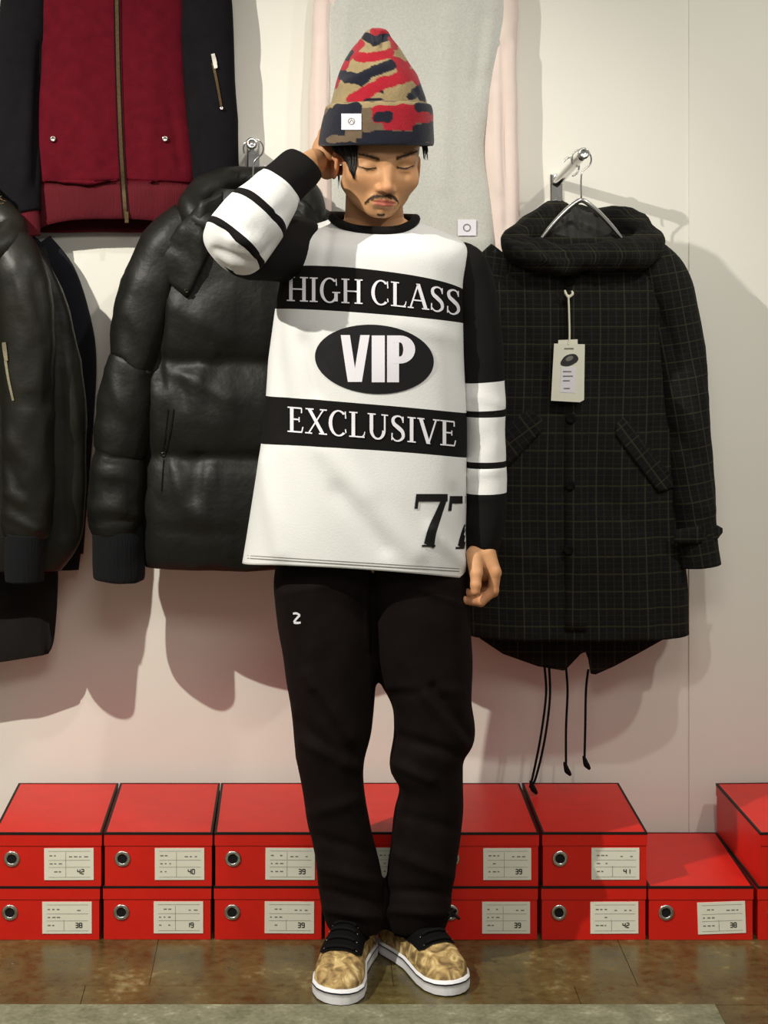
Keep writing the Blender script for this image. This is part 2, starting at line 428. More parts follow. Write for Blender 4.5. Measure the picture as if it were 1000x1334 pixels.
GL = {
 'H': (.95, stem(.19) + stem(.76) + [hb(.2, .75, .5, TH)]),
 'I': (.42, stem(.21)),
 'L': (.72, stem(.19) + [hb(.2, .66, .03, TH), curve([(.56, .05, .03), (.64, .12, .05), (.67, .25, .03)])]),
 'E': (.72, stem(.19) + [hb(.2, .62, .03, TH), hb(.2, .6, .97, TH), hb(.2, .5, .52, TH), ln(.61, .03, .66, .24, .05), ln(.6, .97, .6, .78, .05), ln(.5, .62, .5, .42, .045)]),
 'C': (.86, [arc(.46, .5, .42, .52, 48, 312, .15, .06), ln(.74, .98, .76, .7, .05), ln(.75, .28, .77, .14, .05)]),
 'G': (.94, [arc(.46, .5, .42, .52, 48, 318, .15, .06), ln(.74, .98, .76, .7, .05), ln(.74, .06, .74, .42, ST), hb(.58, .92, .42, .05)]),
 'A': (.92, [ln(.12, .02, .45, 1.0, .07), ln(.79, .02, .45, 1.02, .16), hb(.25, .68, .34, .055), hb(.0, .26, .025, .05), hb(.62, .94, .025, .05)]),
 'V': (.92, [ln(.14, .98, .47, 0, .16), ln(.79, .98, .47, 0, .07), hb(.0, .3, .975, .05), hb(.66, .94, .975, .05)]),
 'X': (.92, [ln(.17, .98, .75, .02, .16), ln(.77, .98, .15, .02, .07), hb(.02, .36, .975, .05), hb(.62, .92, .975, .05), hb(.0, .3, .025, .05), hb(.58, .92, .025, .05)]),
 'U': (.94, [ln(.2, .98, .2, .34, ST), ln(.76, .98, .76, .34, .07), arc(.46, .36, .335, .38, 180, 360, .14, .07), hb(.04, .38, .975, .05), hb(.62, .9, .975, .05)]),
 'S': (.68, [curve([(.55, .82, .06), (.48, .95, .06), (.31, .98, .07), (.15, .87, .12), (.17, .68, .15), (.36, .53, .17), (.53, .38, .15), (.56, .17, .12), (.4, .02, .07), (.22, .02, .06), (.1, .14, .05)]), ln(.56, .98, .56, .74, .05), ln(.1, .3, .09, .02, .05)]),
 ' ': (.28, []),
}
def text_strips(txt, fx, track=.03):
    tot = sum(GL[c][0] + track for c in txt); x = 0; out = []
    for c in txt:
        wd, ss = GL[c]
        for s in ss: out.append([(fx((x + a[0]) / tot, a[1]), fx((x + b_[0]) / tot, b_[1])) for a, b_ in s])
        x += wd + track
    return out

# digits for the small size print on the box labels (seven-segment like strokes)
DG = {'0': 'abcdef', '1': 'bc', '2': 'abged', '3': 'abgcd', '4': 'fgbc', '8': 'abcdefg', '9': 'abcfgd'}
SEG = {'a': (0, 1, .6, 1), 'b': (.6, 1, .6, .5), 'c': (.6, .5, .6, 0), 'd': (0, 0, .6, 0), 'e': (0, .5, 0, 0), 'f': (0, 1, 0, .5), 'g': (0, .5, .6, .5)}

# ------------------------------------------------------------------ red shoe boxes
BW, BH, BD = .2128, .1072, .33
BY = 3.70
def make_box():
    root = thing('shoe_box', '', 'shoe box', (0, 0, 0), 'red shoe boxes along the wall')
    hw = BW / 2; b = MB()
    b.box((-hw + .0015, .0015, 0), (hw - .0015, BD - .0015, BH - .003)); b.build('body', M['red'], root, local=True, smooth=False)
    lh = .026; b = MB(); z0 = BH - lh
    b.box((-hw, 0, z0), (hw, BD, BH - .0005))
    lid = b.build('lid', M['red'], root, local=True, smooth=False)
    b = MB(); t = .0040; e = .0006
    b.box((-hw - e, -e, BH - t), (hw + e, t, BH + .0002)); b.box((-hw - e, BD - t, BH - t), (hw + e, BD + e, BH + .0002))
    b.box((-hw - e, t, BH - t), (-hw + t, BD - t, BH + .0002)); b.box((hw - t, t, BH - t), (hw + e, BD - t, BH + .0002))
    b.build('edging', M['blackcard'], lid, local=True, smooth=False)
    c = np.array((-hw + .036, .001, BH - .0525)); n = 24; rg = []
    for k in range(8):
        a = 2 * PI * k / 8; R = .0125 + .0036 * math.cos(a); t_ = np.linspace(0, 2 * PI, n, endpoint=False)
        rg.append(np.stack([c[0] + R * np.cos(t_), np.full(n, c[1] - .0004 - .002 * math.sin(a)), c[2] + R * np.sin(t_)], 1))
    V, Fc, _ = loft(rg, closed=True); ring = mk('finger_hole_ring', V, Fc, M['steel'], root, local=True)
    V, Fc = disc(c + np.array((0, .0006, 0)), (0, -1, 0), .0118, 20, .0006); mk('finger_hole_shade', V, Fc, M['hole_shade'], ring, local=True)  # nothing is cut: a black disc stands for the shade inside the ring
    return root
def copy_tree(o, parent=None):
    c = o.copy(); COL.objects.link(c); c.parent = parent
    for ch in list(o.children): copy_tree(ch, c)
    return c
def box_label(root, num, tilt, seed):
    rnd = random.Random(seed); hw = BW / 2; lw, lhh = .097, .0635
    x0 = hw - .016 - lw; z0 = BH - .030 - .0635 - .001; cx, cz = x0 + lw / 2, z0 + lhh / 2
    rot = lambda x, z: (cx + x * math.cos(tilt) - z * math.sin(tilt), cz + x * math.sin(tilt) + z * math.cos(tilt))
    b = MB(); V = []
    for y in (.0002, .0018):
        for x, z in ((-.5, -.5), (.5, -.5), (.5, .5), (-.5, .5)):
            q = rot(x * lw, z * lhh); V.append((q[0], y, q[1]))
    b.add(V, [(0, 1, 2, 3), (7, 6, 5, 4), (0, 4, 5, 1), (1, 5, 6, 2), (2, 6, 7, 3), (3, 7, 4, 0)])
    lab = b.build('label', M['paper'], root, local=True, smooth=False); lab['label'] = 'white paper size label'
    b = MB()
    def bar(xa, za, xb, zb, t, m):
        d = Vector((xb - xa, zb - za)); L = d.length; d /= L; nx, nz = -d.y * t / 2, d.x * t / 2
        q = [rot(xa + nx, za + nz), rot(xb + nx, zb + nz), rot(xb - nx, zb - nz), rot(xa - nx, za - nz)]
        b.add([(p[0], -.0002, p[1]) for p in q], [(0, 1, 2, 3)], m)
    bar(-.006, .024, -.006, -.026, .0006, 0) if rnd.random() < .6 else bar(-.006, -.004, -.006, -.026, .0006, 0)
    for z in (.026, .008, -.006, -.026): bar(-.04, z, .042, z, .0005, 0)
    for k in range(3):
        for z in (.017, .001, -.015): 
            if rnd.random() < .8: bar(-.038 + .009 * k, z, -.038 + .009 * k + rnd.uniform(.003, .007), z, .0022, 0)
    for k in range(4):
        if rnd.random() < .8: bar(.0 + .01 * k, .015, .0 + .01 * k + rnd.uniform(.004, .008), .015, .002, 0)
    for i, ch in enumerate(num):
        for s in DG[ch]:
            xa, za, xb, zb = SEG[s]; bar(.017 + i * .0075 + xa * .008, -.0195 + za * .009, .017 + i * .0075 + xb * .008, -.0195 + zb * .009, .0019, 1)
    b.build('print', [M['ink'], M['inkdark']], lab, local=True, smooth=False, recalc=False)
proto = make_box()
bottom = [(-12, 131, '38'), (133, 276, '19'), (278, 420, '39'), (421, 560, '40'), (562, 702, '39'), (705, 841, '42'), (845, 980, '38'), (984, 1120, '40')]
top = [(-9, 133, '42'), (135, 277, '40'), (279, 421, '39'), (422, 561, '38'), (563, 704, '39'), (706, 843, '41'), None, (987, 1123, '40')]
nth = ['sixth', 'fifth', 'fourth', 'third', 'second', 'first']
first = True; todo = []
for row, (lst, z) in enumerate(((bottom, 0.0), (top, BH))):
    for i, e in enumerate(lst):
        if e is None: continue
        o = proto if first else copy_tree(proto); first = False
        px = (e[0] + e[1]) / 2
        o.location = ((px - CX) * BY / F, BY + random.uniform(-.003, .003), z + .0003 + row * .0003)
        wt = 'upper' if row else 'lower'
        if i < 6: lab = f'{wt} red shoe box in the {nth[i]} stack counted from the lone low box'
        elif i == 6: lab = 'lone red shoe box on the floor with no box on top of it'
        else: lab = f'{wt} red shoe box of the stack past the lone box, away from the person'
        o['label'] = lab
        todo.append((o, e[2], .035 if (row == 0 and i == 6) else random.uniform(-.006, .006), 10 * row + i))
        o.rotation_euler.z = random.uniform(-.004, .004)
        if i < 3: o.scale.x = 1.02
        if i >= 3: o.scale.x = .988
        if i == 7: o.rotation_euler.z = .042 if row else .02; o.location.x += .004
for t_ in todo: box_label(*t_)

# ------------------------------------------------------------------ signed distance modelling for the figure
def ell(p, c, r):
    q = (p - np.array(c, np.float32)); r = np.array(r, np.float32)
    k0 = np.sqrt(((q / r) ** 2).sum(1)); k1 = np.sqrt(((q / (r * r)) ** 2).sum(1)) + 1e-9
    return k0 * (k0 - 1) / k1
def cap(p, a, b_, ra, rb=None):
    rb = ra if rb is None else rb
    a = np.array(a, np.float32); b_ = np.array(b_, np.float32); d = b_ - a
    t = np.clip(((p - a) @ d) / (d @ d + 1e-12), 0, 1)
    return np.sqrt(((p - a - t[:, None] * d) ** 2).sum(1)) - (ra + (rb - ra) * t)
def su(a, b_, k):
    h = np.clip(.5 + .5 * (b_ - a) / k, 0, 1); return b_ + (a - b_) * h - k * h * (1 - h)
def ss_(a, b_, k):   # a minus b
    h = np.clip(.5 - .5 * (a + b_) / k, 0, 1); return a + (-b_ - a) * h + k * h * (1 - h)
def nets(fn, lo, hi, h):
    ax = [np.arange(lo[i], hi[i], h, dtype=np.float32) for i in range(3)]
    G = np.stack(np.meshgrid(*ax, indexing='ij'), -1); sh = G.shape[:3]; G = G.reshape(-1, 3)
    D = np.empty(len(G), np.float32); st = 400000
    for i in range(0, len(G), st): D[i:i + st] = fn(G[i:i + st])
    D = D.reshape(sh); S = D < 0
    cnt = sum(S[i:sh[0] - 1 + i, j:sh[1] - 1 + j, k:sh[2] - 1 + k].astype(np.int8) for i in (0, 1) for j in (0, 1) for k in (0, 1))
    act = (cnt > 0) & (cnt < 8); I = np.argwhere(act); idx = np.full(act.shape, -1, np.int64); idx[act] = np.arange(len(I))
    acc = np.zeros((len(I), 3)); nn = np.zeros(len(I))
    cor = [(i, j, k) for i in (0, 1) for j in (0, 1) for k in (0, 1)]
    for a in cor:
        for b_ in cor:
            if sum(b_) - sum(a) == 1 and all(b_[q] >= a[q] for q in range(3)):
                d0 = D[I[:, 0] + a[0], I[:, 1] + a[1], I[:, 2] + a[2]]; d1 = D[I[:, 0] + b_[0], I[:, 1] + b_[1], I[:, 2] + b_[2]]
                m = (d0 < 0) != (d1 < 0); t = np.where(m, d0 / (d0 - d1 + 1e-20), 0)
                pt = np.array(a) + t[:, None] * (np.array(b_) - np.array(a)); acc += pt * m[:, None]; nn += m
    V = (I + acc / nn[:, None]) * h + np.array(lo)
    Fc = []
    for axn in range(3):
        o1, o2 = (axn + 1) % 3, (axn + 2) % 3
        sl0 = [slice(None)] * 3; sl1 = [slice(None)] * 3; sl0[axn] = slice(0, -1); sl1[axn] = slice(1, None)
        ch = S[tuple(sl0)] != S[tuple(sl1)]; E = np.argwhere(ch)
        E = E[(E[:, o1] > 0) & (E[:, o2] > 0) & (E[:, o1] < sh[o1] - 1) & (E[:, o2] < sh[o2] - 1)]
        ins = S[E[:, 0], E[:, 1], E[:, 2]]
        def cell(d1, d2):
            C = E.copy(); C[:, o1] += d1; C[:, o2] += d2; return idx[C[:, 0], C[:, 1], C[:, 2]]
        q = np.stack([cell(-1, -1), cell(0, -1), cell(0, 0), cell(-1, 0)], 1)
        q[~ins] = q[~ins][:, ::-1]; q = q[(q >= 0).all(1)]; Fc.append(q)
    return V, np.concatenate(Fc)

# head frame: origin between the eyes, -y out of the face, +z up
HO = P(503.5, 218, 3.462)
HR = np.array(Matrix.Rotation(math.radians(5), 3, 'Y') @ Matrix.Rotation(math.radians(10), 3, 'Z') @ Matrix.Rotation(math.radians(7), 3, 'X'))
HO = HO + HR @ np.array((0, .075, 0))
def hw(x, y, z): return HO + HR @ np.array((x, y, z))
NECK = [P(487, 258, 3.578), P(488, 330, 3.600)]
def head_sdf(pw):
    p = ((pw - HO.astype(np.float32)) @ HR.astype(np.float32)).astype(np.float32)
    ps = p.copy(); ps[:, 0] = np.abs(ps[:, 0])
    d = ell(p, (0, .012, .035), (.0765, .094, .083))
    d = su(d, ell(p, (0, -.026, -.022), (.0645, .062, .070)), .03)
    d = su(d, cap(ps, (.054, .002, -.046), (.016, -.052, -.078), .011, .010), .028)
    d = su(d, ell(p, (0, -.064, -.081), (.0175, .018, .0140)), .024)
    d = su(d, ell(ps, (.046, -.056, -.022), (.018, .018, .013)), .03)
    d = su(d, cap(ps, (.014, -.077, .019), (.046, -.067, .020), .008, .007), .02)
    d = ss_(d, ell(ps, (.031, -.101, .001), (.018, .019, .0125)), .016)
    d = su(d, ell(ps, (.0315, -.071, -.002), (.0155, .0125, .0115)), .005)
    d = ss_(d, cap(ps, (.018, -.088, -.0085), (.044, -.081, -.0075), .0016), .003)
    d = su(d, cap(p, (0, -.080, .010), (0, -.099, -.034), .0068, .0088), .016)
    d = su(d, ell(p, (0, -.1005, -.037), (.0105, .0095, .0085)), .008)
    d = su(d, ell(ps, (.0125, -.0905, -.040), (.0075, .0095, .0065)), .006)
    d = ss_(d, ell(ps, (.006, -.099, -.0465), (.0035, .005, .003)), .003)
    d = su(d, ell(p, (0, -.078, -.063), (.026, .012, .016)), .014)
    d = su(d, cap(ps, (0, -.0905, -.0605), (.019, -.082, -.0645), .0044, .0028), .005)
    d = su(d, cap(ps, (0, -.0895, -.0705), (.016, -.0825, -.068), .0056, .0036), .006)
    d = ss_(d, cap(ps, (0, -.0955, -.0652), (.021, -.0855, -.0655), .0014), .0025)
    d = ss_(d, cap(ps, (0, -.090, -.080), (.010, -.086, -.080), .004), .01)
    e = ell(ps, (.080, .020, -.010), (.008, .019, .031)); e = ss_(e, ell(ps, (.088, .016, -.007), (.006, .011, .019)), .004)
    d = su(d, e, .006)
    # neck and collar bones in room coordinates
    n = cap(pw, NECK[0], NECK[1], .055, .060); d = su(d, n, .014)
    sh = np.minimum(cap(pw, P(488, 335, 3.585), P(415, 335, 3.575), .055, .045), cap(pw, P(488, 335, 3.585), P(565, 340, 3.575), .055, .045))
    return su(d, sh, .04)
hv, hf = nets(head_sdf, (.00, 3.33, 1.33), (.30, 3.66, 1.68), .0022)

def finger(p, pts, r0, r1):
    d = None; n = len(pts) - 1
    for i in range(n):
        c = cap(p, pts[i], pts[i + 1], r0 + (r1 - r0) * i / n, r0 + (r1 - r0) * (i + 1) / n); d = c if d is None else su(d, c, .003)
    return d
# hanging hand seen from its thumb side: palm toward the thigh, fingers curled under
def hand_low(p):
    d = cap(p, P(632, 690, 3.545), P(626, 716, 3.54), .024, .0235)
    d = su(d, ell(p, P(630, 733, 3.548), (.0235, .034, .036)), .014)
    d = su(d, cap(p, P(634, 722, 3.525), P(644, 746, 3.515), .016, .0135), .012)
    d = su(d, cap(p, P(617, 722, 3.518), P(620, 744, 3.500), .0150, .0125), .010)
    th = finger(p, [P(618, 730, 3.510), P(620, 748, 3.494), P(619.5, 762, 3.487), P(619, 770, 3.486)], .0125, .0090)
    d = su(d, th, .006)
    fg = [[(644, 744, 3.513), (642.5, 769, 3.513), (626, 784, 3.511), (606, 782, 3.508)],
          [(645, 745, 3.534), (642, 771, 3.534), (622, 781, 3.531), (608, 772, 3.527)],
          [(644, 745, 3.553), (641, 768, 3.552), (625, 775, 3.549), (617, 764, 3.545)],
          [(641, 742, 3.570), (639, 760, 3.569), (626, 766, 3.566), (621, 756, 3.562)]]
    for k, f_ in enumerate(fg):
        f = finger(p, [P(*q) for q in f_], .0112 if k < 3 else .0098, .0080)
        d = su(d, f, .003)
    return d
lv, lf = nets(hand_low, (.285, 3.455, .66), (.415, 3.62, .90), .0016)
# raised hand laid against the back of the head
def hand_up(p):
    d = cap(p, P(385, 226, 3.455), P(409, 210, 3.53), .026, .0245)
    d = su(d, ell(p, P(424, 203, 3.59), (.027, .034, .040)), .016)
    d = su(d, cap(p, P(412, 216, 3.55), P(426, 224, 3.58), .0165, .0135), .012)
    d = su(d, cap(p, P(426, 224, 3.58), P(444, 222, 3.605), .0125, .0095), .006)
    base = [P(424, 174, 3.595), P(430, 186, 3.61), P(434, 198, 3.615), P(436, 209, 3.615)]
    tips = [P(462, 156, 3.655), P(476, 174, 3.665), P(476, 192, 3.665), P(468, 208, 3.655)]
    for k in range(4):
        a, t = base[k], tips[k]; m = (a + t) / 2 + np.array((-.010, .018, .002))
        d = su(d, finger(p, [a, m, t], .0105, .008), .004)
    d = su(d, cap(p, P(422, 200, 3.585), base[0], .022, .0125), .012)
    return d
uv_, uf = nets(hand_up, (-.03, 3.40, 1.47), (.18, 3.72, 1.69), .0018)
# the rest of the body, under the clothes
def trunk(p):
    X = lambda px, py, Y: P(px, py, Y)
    d = ell(p, X(488, 420, 3.57), (.145, .085, .22))
    d = su(d, ell(p, X(485, 700, 3.575), (.145, .085, .14)), .06)
    d = su(d, cap(p, X(485, 480, 3.57), X(485, 660, 3.575), .095), .05)
    d = su(d, cap(p, X(430, 345, 3.57), X(545, 350, 3.57), .05), .03)
    d = su(d, cap(p, X(568, 360, 3.57), X(624, 480, 3.556), .032, .028), .02)
    d = su(d, cap(p, X(622, 480, 3.56), X(632, 690, 3.545), .029, .023), .01)
    d = su(d, cap(p, X(425, 342, 3.575), X(316, 318, 3.405), .030, .028), .015)
    d = su(d, cap(p, X(316, 318, 3.405), X(388, 224, 3.455), .030, .023), .01)
    for a, k, f in ((X(432, 790, 3.575), X(432, 1000, 3.57), X(463, 1215, 3.60)), (X(545, 790, 3.575), X(560, 1000, 3.57), X(541, 1215, 3.60))):
        d = su(d, cap(p, a, k, .068, .042), .03); d = su(d, cap(p, k, f, .042, .032), .02)
    return d
tv, tf = nets(trunk, (-.22, 3.22, .02), (.46, 3.76, 1.5), .011)
BV = np.concatenate([hv, lv, uv_, tv])
BF = np.concatenate([hf, lf + len(hv), uf + len(hv) + len(lv), tf + len(hv) + len(lv) + len(uv_)])
# skin tint: lips, a little redness on nose, ears and finger tips
base = np.array(lin(196, 146, 104)); colr = np.tile(base, (len(BV), 1))
px, py = topx(hv); nh = len(hv)
def tint(mask, c): 
    global colr
    k = np.zeros(len(BV)); k[:nh] = np.clip(mask, 0, 1); colr = colr * (1 - k[:, None]) + np.array(c) * k[:, None]
loc = (hv - HO) @ HR
def gl(c, r): return np.exp(-(((loc - np.array(c)) / np.array(r)) ** 2).sum(1))
tint(gl((0, -.1, -.04), (.014, .02, .012)) * .45, lin(196, 124, 90))
tint((gl((.078, .015, -.01), (.02, .03, .04)) + gl((-.078, .015, -.01), (.02, .03, .04))) * .4, lin(188, 112, 84))
tint((gl((.05, -.06, -.03), (.02, .03, .02)) + gl((-.05, -.06, -.03), (.02, .03, .02))) * .3, lin(196, 134, 96))
front = loc[:, 1] < -.072
lip = front * np.clip(1.6 - 1.6 * ((loc[:, 0] / .0235) ** 2 + ((loc[:, 2] + .0658) / .0085) ** 2) ** 1.5, 0, 1)
tint(lip * .85, lin(172, 86, 76))
kk = np.zeros(len(BV)); kk[nh:nh + len(lv)] = .35 * np.clip((.80 - lv[:, 2]) / .06, 0, 1)
colr = colr * (1 - kk[:, None]) + np.array(lin(200, 128, 92)) * kk[:, None]
person = mk('person', BV, BF, M['skin'], colors=colr, recalc=False)
rebase(person, (.165, 3.56, 0))
tag(person, 'person in white and black sweater standing before red boxes, one hand behind the head', 'person')
HT = bvh(hv, hf)

# hair, brows, moustache
def strands(name, roots, r, parent, mat_):
    b = MB()
    for pts in roots:
        n = len(pts)
        V, Fc, _ = tube([list(p) + [max(r * (1 - (i / (n - 1)) ** 2), r * .12)] for i, p in enumerate(pts)], sub=3, n=5, world=True); b.add(V, Fc)
    return b.build(name, mat_, parent)
rt = []
for k in range(170):       # side lock in front of the ear
    t = random.random(); x0 = 434 + 30 * t; yb = 206 + 28 * t + random.uniform(-5, 2); x1 = 449 + 12 * t
    Y = 3.492 - .03 * t + random.uniform(-.004, .004)
    lk = []
    for (x, y, dy) in ((x0 - 2, 178, .012), (x0 + random.uniform(-1, 1), 195, 0), ((x0 + x1) / 2 + 1 + random.uniform(-1, 1), (195 + yb) / 2, -.003), (x1 + random.uniform(-1, 1), yb, .002)):
        q = P(x, y, Y + dy); h_ = cast(HT, x, y, random.uniform(.002, .006))
        lk.append(np.array(h_) if (h_ is not None and y > 185 and h_.y < q[1]) else q)
    rt.append(lk)
strands('hair_lock', rt, .0024, person, M['hair']); rt = []
for k in range(26):       # wisps at the other temple
    t = random.random(); x0 = 550 + 6 * t; yb = 198 + 11 * random.random()
    rt.append([P(x0 - 2, 178, 3.50), P(x0, 190, 3.498), P(x0 + 1 + random.uniform(-1, 1), yb, 3.50)])
strands('hair_lock', rt, .0022, person, M['hair']); rt = []
for k in range(70):       # nape and behind the ear
    t = random.random(); x0 = 440 + 95 * t; Y = 3.60 + .02 * math.sin(PI * t)
    rt.append([P(x0, 180, Y), P(x0, 215, Y + .004), P(x0 + random.uniform(-3, 3), 240 + random.uniform(-6, 8), Y - .01)])
strands('hair_lock', rt, .0022, person, M['hair'])
def face_hair(name, ribs, parent, mat_, n=60, wd=1.3, off=.001):
    """many short hairs strewn along px ribbons on the face"""
    strips = []
    for pts, lean in ribs:
        A, _ = cr(pts, 10)
        strips.append(ribbon([(x, y, q * .42) for x, y, q in pts], 6))
        for k in range(n):
            i = random.randrange(len(A)); x, y, q = A[i]; j = random.uniform(-.5, .5) * q
            l = random.uniform(2.0, 3.6); dx, dy = lean
            strips.append([((x + j * .2 - wd / 2 * .6, y + j), (x + j * .2 + wd / 2 * .6, y + j)), ((x + j * .2 + dx * l - .2, y + j + dy * l), (x + j * .2 + dx * l + .2, y + j + dy * l))])
    V, Fc = decal(HT, strips, off)
    return mk(name, V, Fc, mat_, parent, recalc=False)
face_hair('eyebrow', [([(467, 201, 3), (481, 203.5, 6.5), (494, 208, 6)], (-.8, -.3))], person, M['stubble'], 110)
face_hair('eyebrow', [([(516, 207, 6), (527, 202.5, 6.5), (544, 197, 3)], (.8, -.4))], person, M['stubble'], 110)
face_hair('eyelashes', [([(467, 216.5, 2.2), (478, 220, 4.2), (490, 218.5, 2.6)], (-.3, .5))], person, M['stubble'], 40, .9)
face_hair('eyelashes', [([(517, 217.5, 2.6), (528, 219.5, 4.2), (539, 215.5, 2.2)], (.3, .5))], person, M['stubble'], 40, .9)
face_hair('moustache', [([(476, 264, 4), (482, 258.5, 7), (491, 255.5, 6.5), (499, 256, 3.6)], (-.5, .6)), ([(499, 256, 3.6), (507, 255.2, 6.5), (514, 257.5, 6.8), (518, 262.5, 4)], (.5, .6))], person, M['stubble'], 130, .9)
face_hair('goatee', [([(491, 279.5, 5), (496, 280.5, 6), (501, 279.5, 5)], (0, .25))], person, M['stubble'], 30, .8)

# ------------------------------------------------------------------ sweater
W_, K_ = 0, 1
SY = 3.555
sk = [ # pyL, xl, pyR, xr, Y, half depth, sag
 (733, 318, 751, 604.5, SY, .128, -.025), (700, 323, 715, 605, SY, .127, -.022), (640, 331, 655, 606, SY, .124, -.018), (577, 340, 595, 606, SY, .120, -.015),
 (515, 347, 537, 606, SY, .118, -.011), (460, 352, 480, 604, SY, .119, -.008), (402, 359, 421, 602, SY, .118, -.010), (351, 368, 379, 604, SY, .112, -.022),
 (325, 368, 345, 610, SY, .103, -.014), (307, 374, 322, 608, SY + .005, .088, 0), (296, 400, 306, 584, SY + .010, .072, .006), (288, 424, 292, 550, SY + .012, .066, .020), (283, 431, 287, 541, SY + .010, .067, .026)]
sm = [W_, W_, W_, K_, W_, W_, K_, W_, W_, W_, W_, W_]
V, Fc, mi = body(sk, 7, 128, 2.35, sm, cap0=False, cap1=False)
scr = [(352, 405, 372, 560, 14, -.006), (395, 445, 410, 515, 9, -.005), (420, 585, 540, 720, 14, .0045), (440, 640, 500, 715, 10, -.004), (560, 690, 604, 735, 8, .004),
       (372, 300, 385, 350, 6, -.004), (400, 300, 385, 345, 9, .004), (590, 640, 604, 690, 7, -.004), (345, 600, 365, 720, 12, .004), (455, 580, 480, 640, 14, .003), (430, 300, 420, 350, 6, -.003), (520, 420, 590, 440, 8, .003)]
V = wrinkle(V, Fc, .0032, (6, 6, 4), [(a, b_, c, d, e_, h * 1.5) for a, b_, c, d, e_, h in scr], 3)
sweater = mk('sweater', V, Fc, [M['white_jersey'], M['black_jersey']], person, mi=mi)
md = sweater.modifiers.new('thickness', 'SOLIDIFY'); md.thickness = .003; md.offset = -1
sweater['label'] = 'white sweater body with two black lettered bands'
ST_ = bvh(V, Fc)
# collar band
ring, n = V[-128:], 128
cpts = ring[::4]
cv, cf, _ = tube([list(p + np.array((0, 0, .003))) + [.0085] for p in cpts], sub=3, n=12, closed=True, world=True, flat=1.0)
mk('collar', cv, cf, M['black_jersey'], sweater)
# hem stitching line
hs = [[((x, 727 + (x - 318) * .062 - .6), (x, 727 + (x - 318) * .062 + .6)) for x in np.arange(322, 604, 6)], [((x, 723.5 + (x - 318) * .062 - .4), (x, 723.5 + (x - 318) * .062 + .4)) for x in np.arange(322, 604, 6)]]
dv, df = decal(ST_, hs, .0008); mk('hem_stitching', dv, df, M['ink'], sweater, recalc=False)
# raised sleeve and hanging sleeve
keysR = [(287, 341, 3.392, .012), (289, 339, 3.390, .036), (295, 331, 3.384, .055), (303, 320, 3.376, .0640), (309, 313, 3.374, .0645), (335, 280, 3.380, .0600), (341, 272, 3.384, .0570), (360, 249, 3.400, .0470), (366, 242, 3.410, .0430), (388, 221, 3.440, .042), (397, 214, 3.452, .0385), (400, 212, 3.456, .031)]
mR = [W_, W_, W_, K_, W_, K_, W_, W_, K_, K_, K_]
V, Fc, mi = tube(keysR, 6, 40, mR, axis=P(397, 214, 3.425) - P(300, 324, 3.375))
keysU = [(412, 330, 3.57, .050), (392, 326, 3.555, .060), (372, 324, 3.52, .062), (345, 324, 3.46, .060), (322, 322, 3.41, .056), (308, 320, 3.385, .046)]
V2, F2, m2 = tube(keysU, 6, 40, [K_] * 5)
Fc = list(Fc) + [tuple(i + len(V) for i in f) for f in F2]; mi = list(mi) + list(m2); V = np.concatenate([V, V2])
NR = np.concatenate([outward(V[:-len(V2)], vnorm(V[:-len(V2)], Fc[:-len(F2)])), outward(V2, vnorm(V2, F2))])
V = wrinkle(V, Fc, .003, (14, 14, 14), [(300, 312, 345, 318, 5, .004), (290, 300, 330, 300, 6, -.004), (335, 345, 350, 318, 5, -.007), (352, 285, 368, 272, 4, -.005), (315, 268, 330, 285, 6, .003), (280, 325, 325, 340, 5, -.005)], 11, N=NR)
o = mk('sleeve', V, Fc, [M['white_jersey'], M['black_jersey']], sweater, mi=mi); o['label'] = 'raised sleeve bent at the elbow with white bands'
keysL = [(590, 338, 3.56, .032), (602, 346, 3.56, .045), (615, 378, 3.557, .046), (624, 430, 3.553, .043), (630, 497, 3.55, .0390), (631.5, 533, 3.55, .0385), (632, 542, 3.55, .0385), (632.5, 600, 3.548, .0385), (633, 608, 3.548, .0385), (633.5, 641, 3.547, .0400), (634, 655, 3.547, .0385), (631, 690, 3.545, .036), (628, 709, 3.543, .0315), (627.5, 712, 3.543, .027)]
mL = [K_, K_, K_, K_, W_, K_, W_, K_, W_, K_, K_, K_, K_]
V, Fc, mi = tube(keysL, 6, 40, mL)
V = wrinkle(V, Fc, .0022, (14, 14, 12), [(610, 620, 655, 612, 5, .003), (612, 590, 650, 560, 6, -.003), (615, 515, 650, 525, 5, .002)], 5)
o = mk('sleeve', V, Fc, [M['white_jersey'], M['black_jersey']], sweater, mi=mi); o['label'] = 'hanging sleeve with three white bands and black cuff'
# lettering
def fx_curve(x0, x1, xs, ys, h):
    def f(u, v):
        x = x0 + (x1 - x0) * u; return (x, float(np.interp(x, xs, ys)) - v * h)
    return f
dv, df = decal(ST_, text_strips('HIGH CLASS', fx_curve(373, 601, [372, 450, 500, 560, 600], [392, 395, 397.5, 404, 411], 32), .02), .0022)
dv2, df2 = decal(ST_, text_strips('EXCLUSIVE', fx_curve(374, 596, [374, 480, 596], [562.5, 571, 582], 33), .03), .0022)
bL = MB(); bL.add(dv, df); o = bL.build('lettering', M['print_white'], sweater, recalc=False); o['label'] = 'white serif lettering HIGH CLASS'
bL = MB(); bL.add(dv2, df2); o = bL.build('lettering', M['print_white'], sweater, recalc=False); o['label'] = 'white serif lettering EXCLUSIVE'
el = []
for q in range(6):
    r0, r1 = q / 6, (q + 1) / 6
    el.append([((487.5 + 77.5 * r0 * math.cos(a), 468 + 45 * r0 * math.sin(a) + .045 * 77 * r0 * math.cos(a)), (487.5 + 77.5 * r1 * math.cos(a), 468 + 45 * r1 * math.sin(a) + .045 * 77 * r1 * math.cos(a))) for a in np.linspace(0, 2 * PI, 65)])
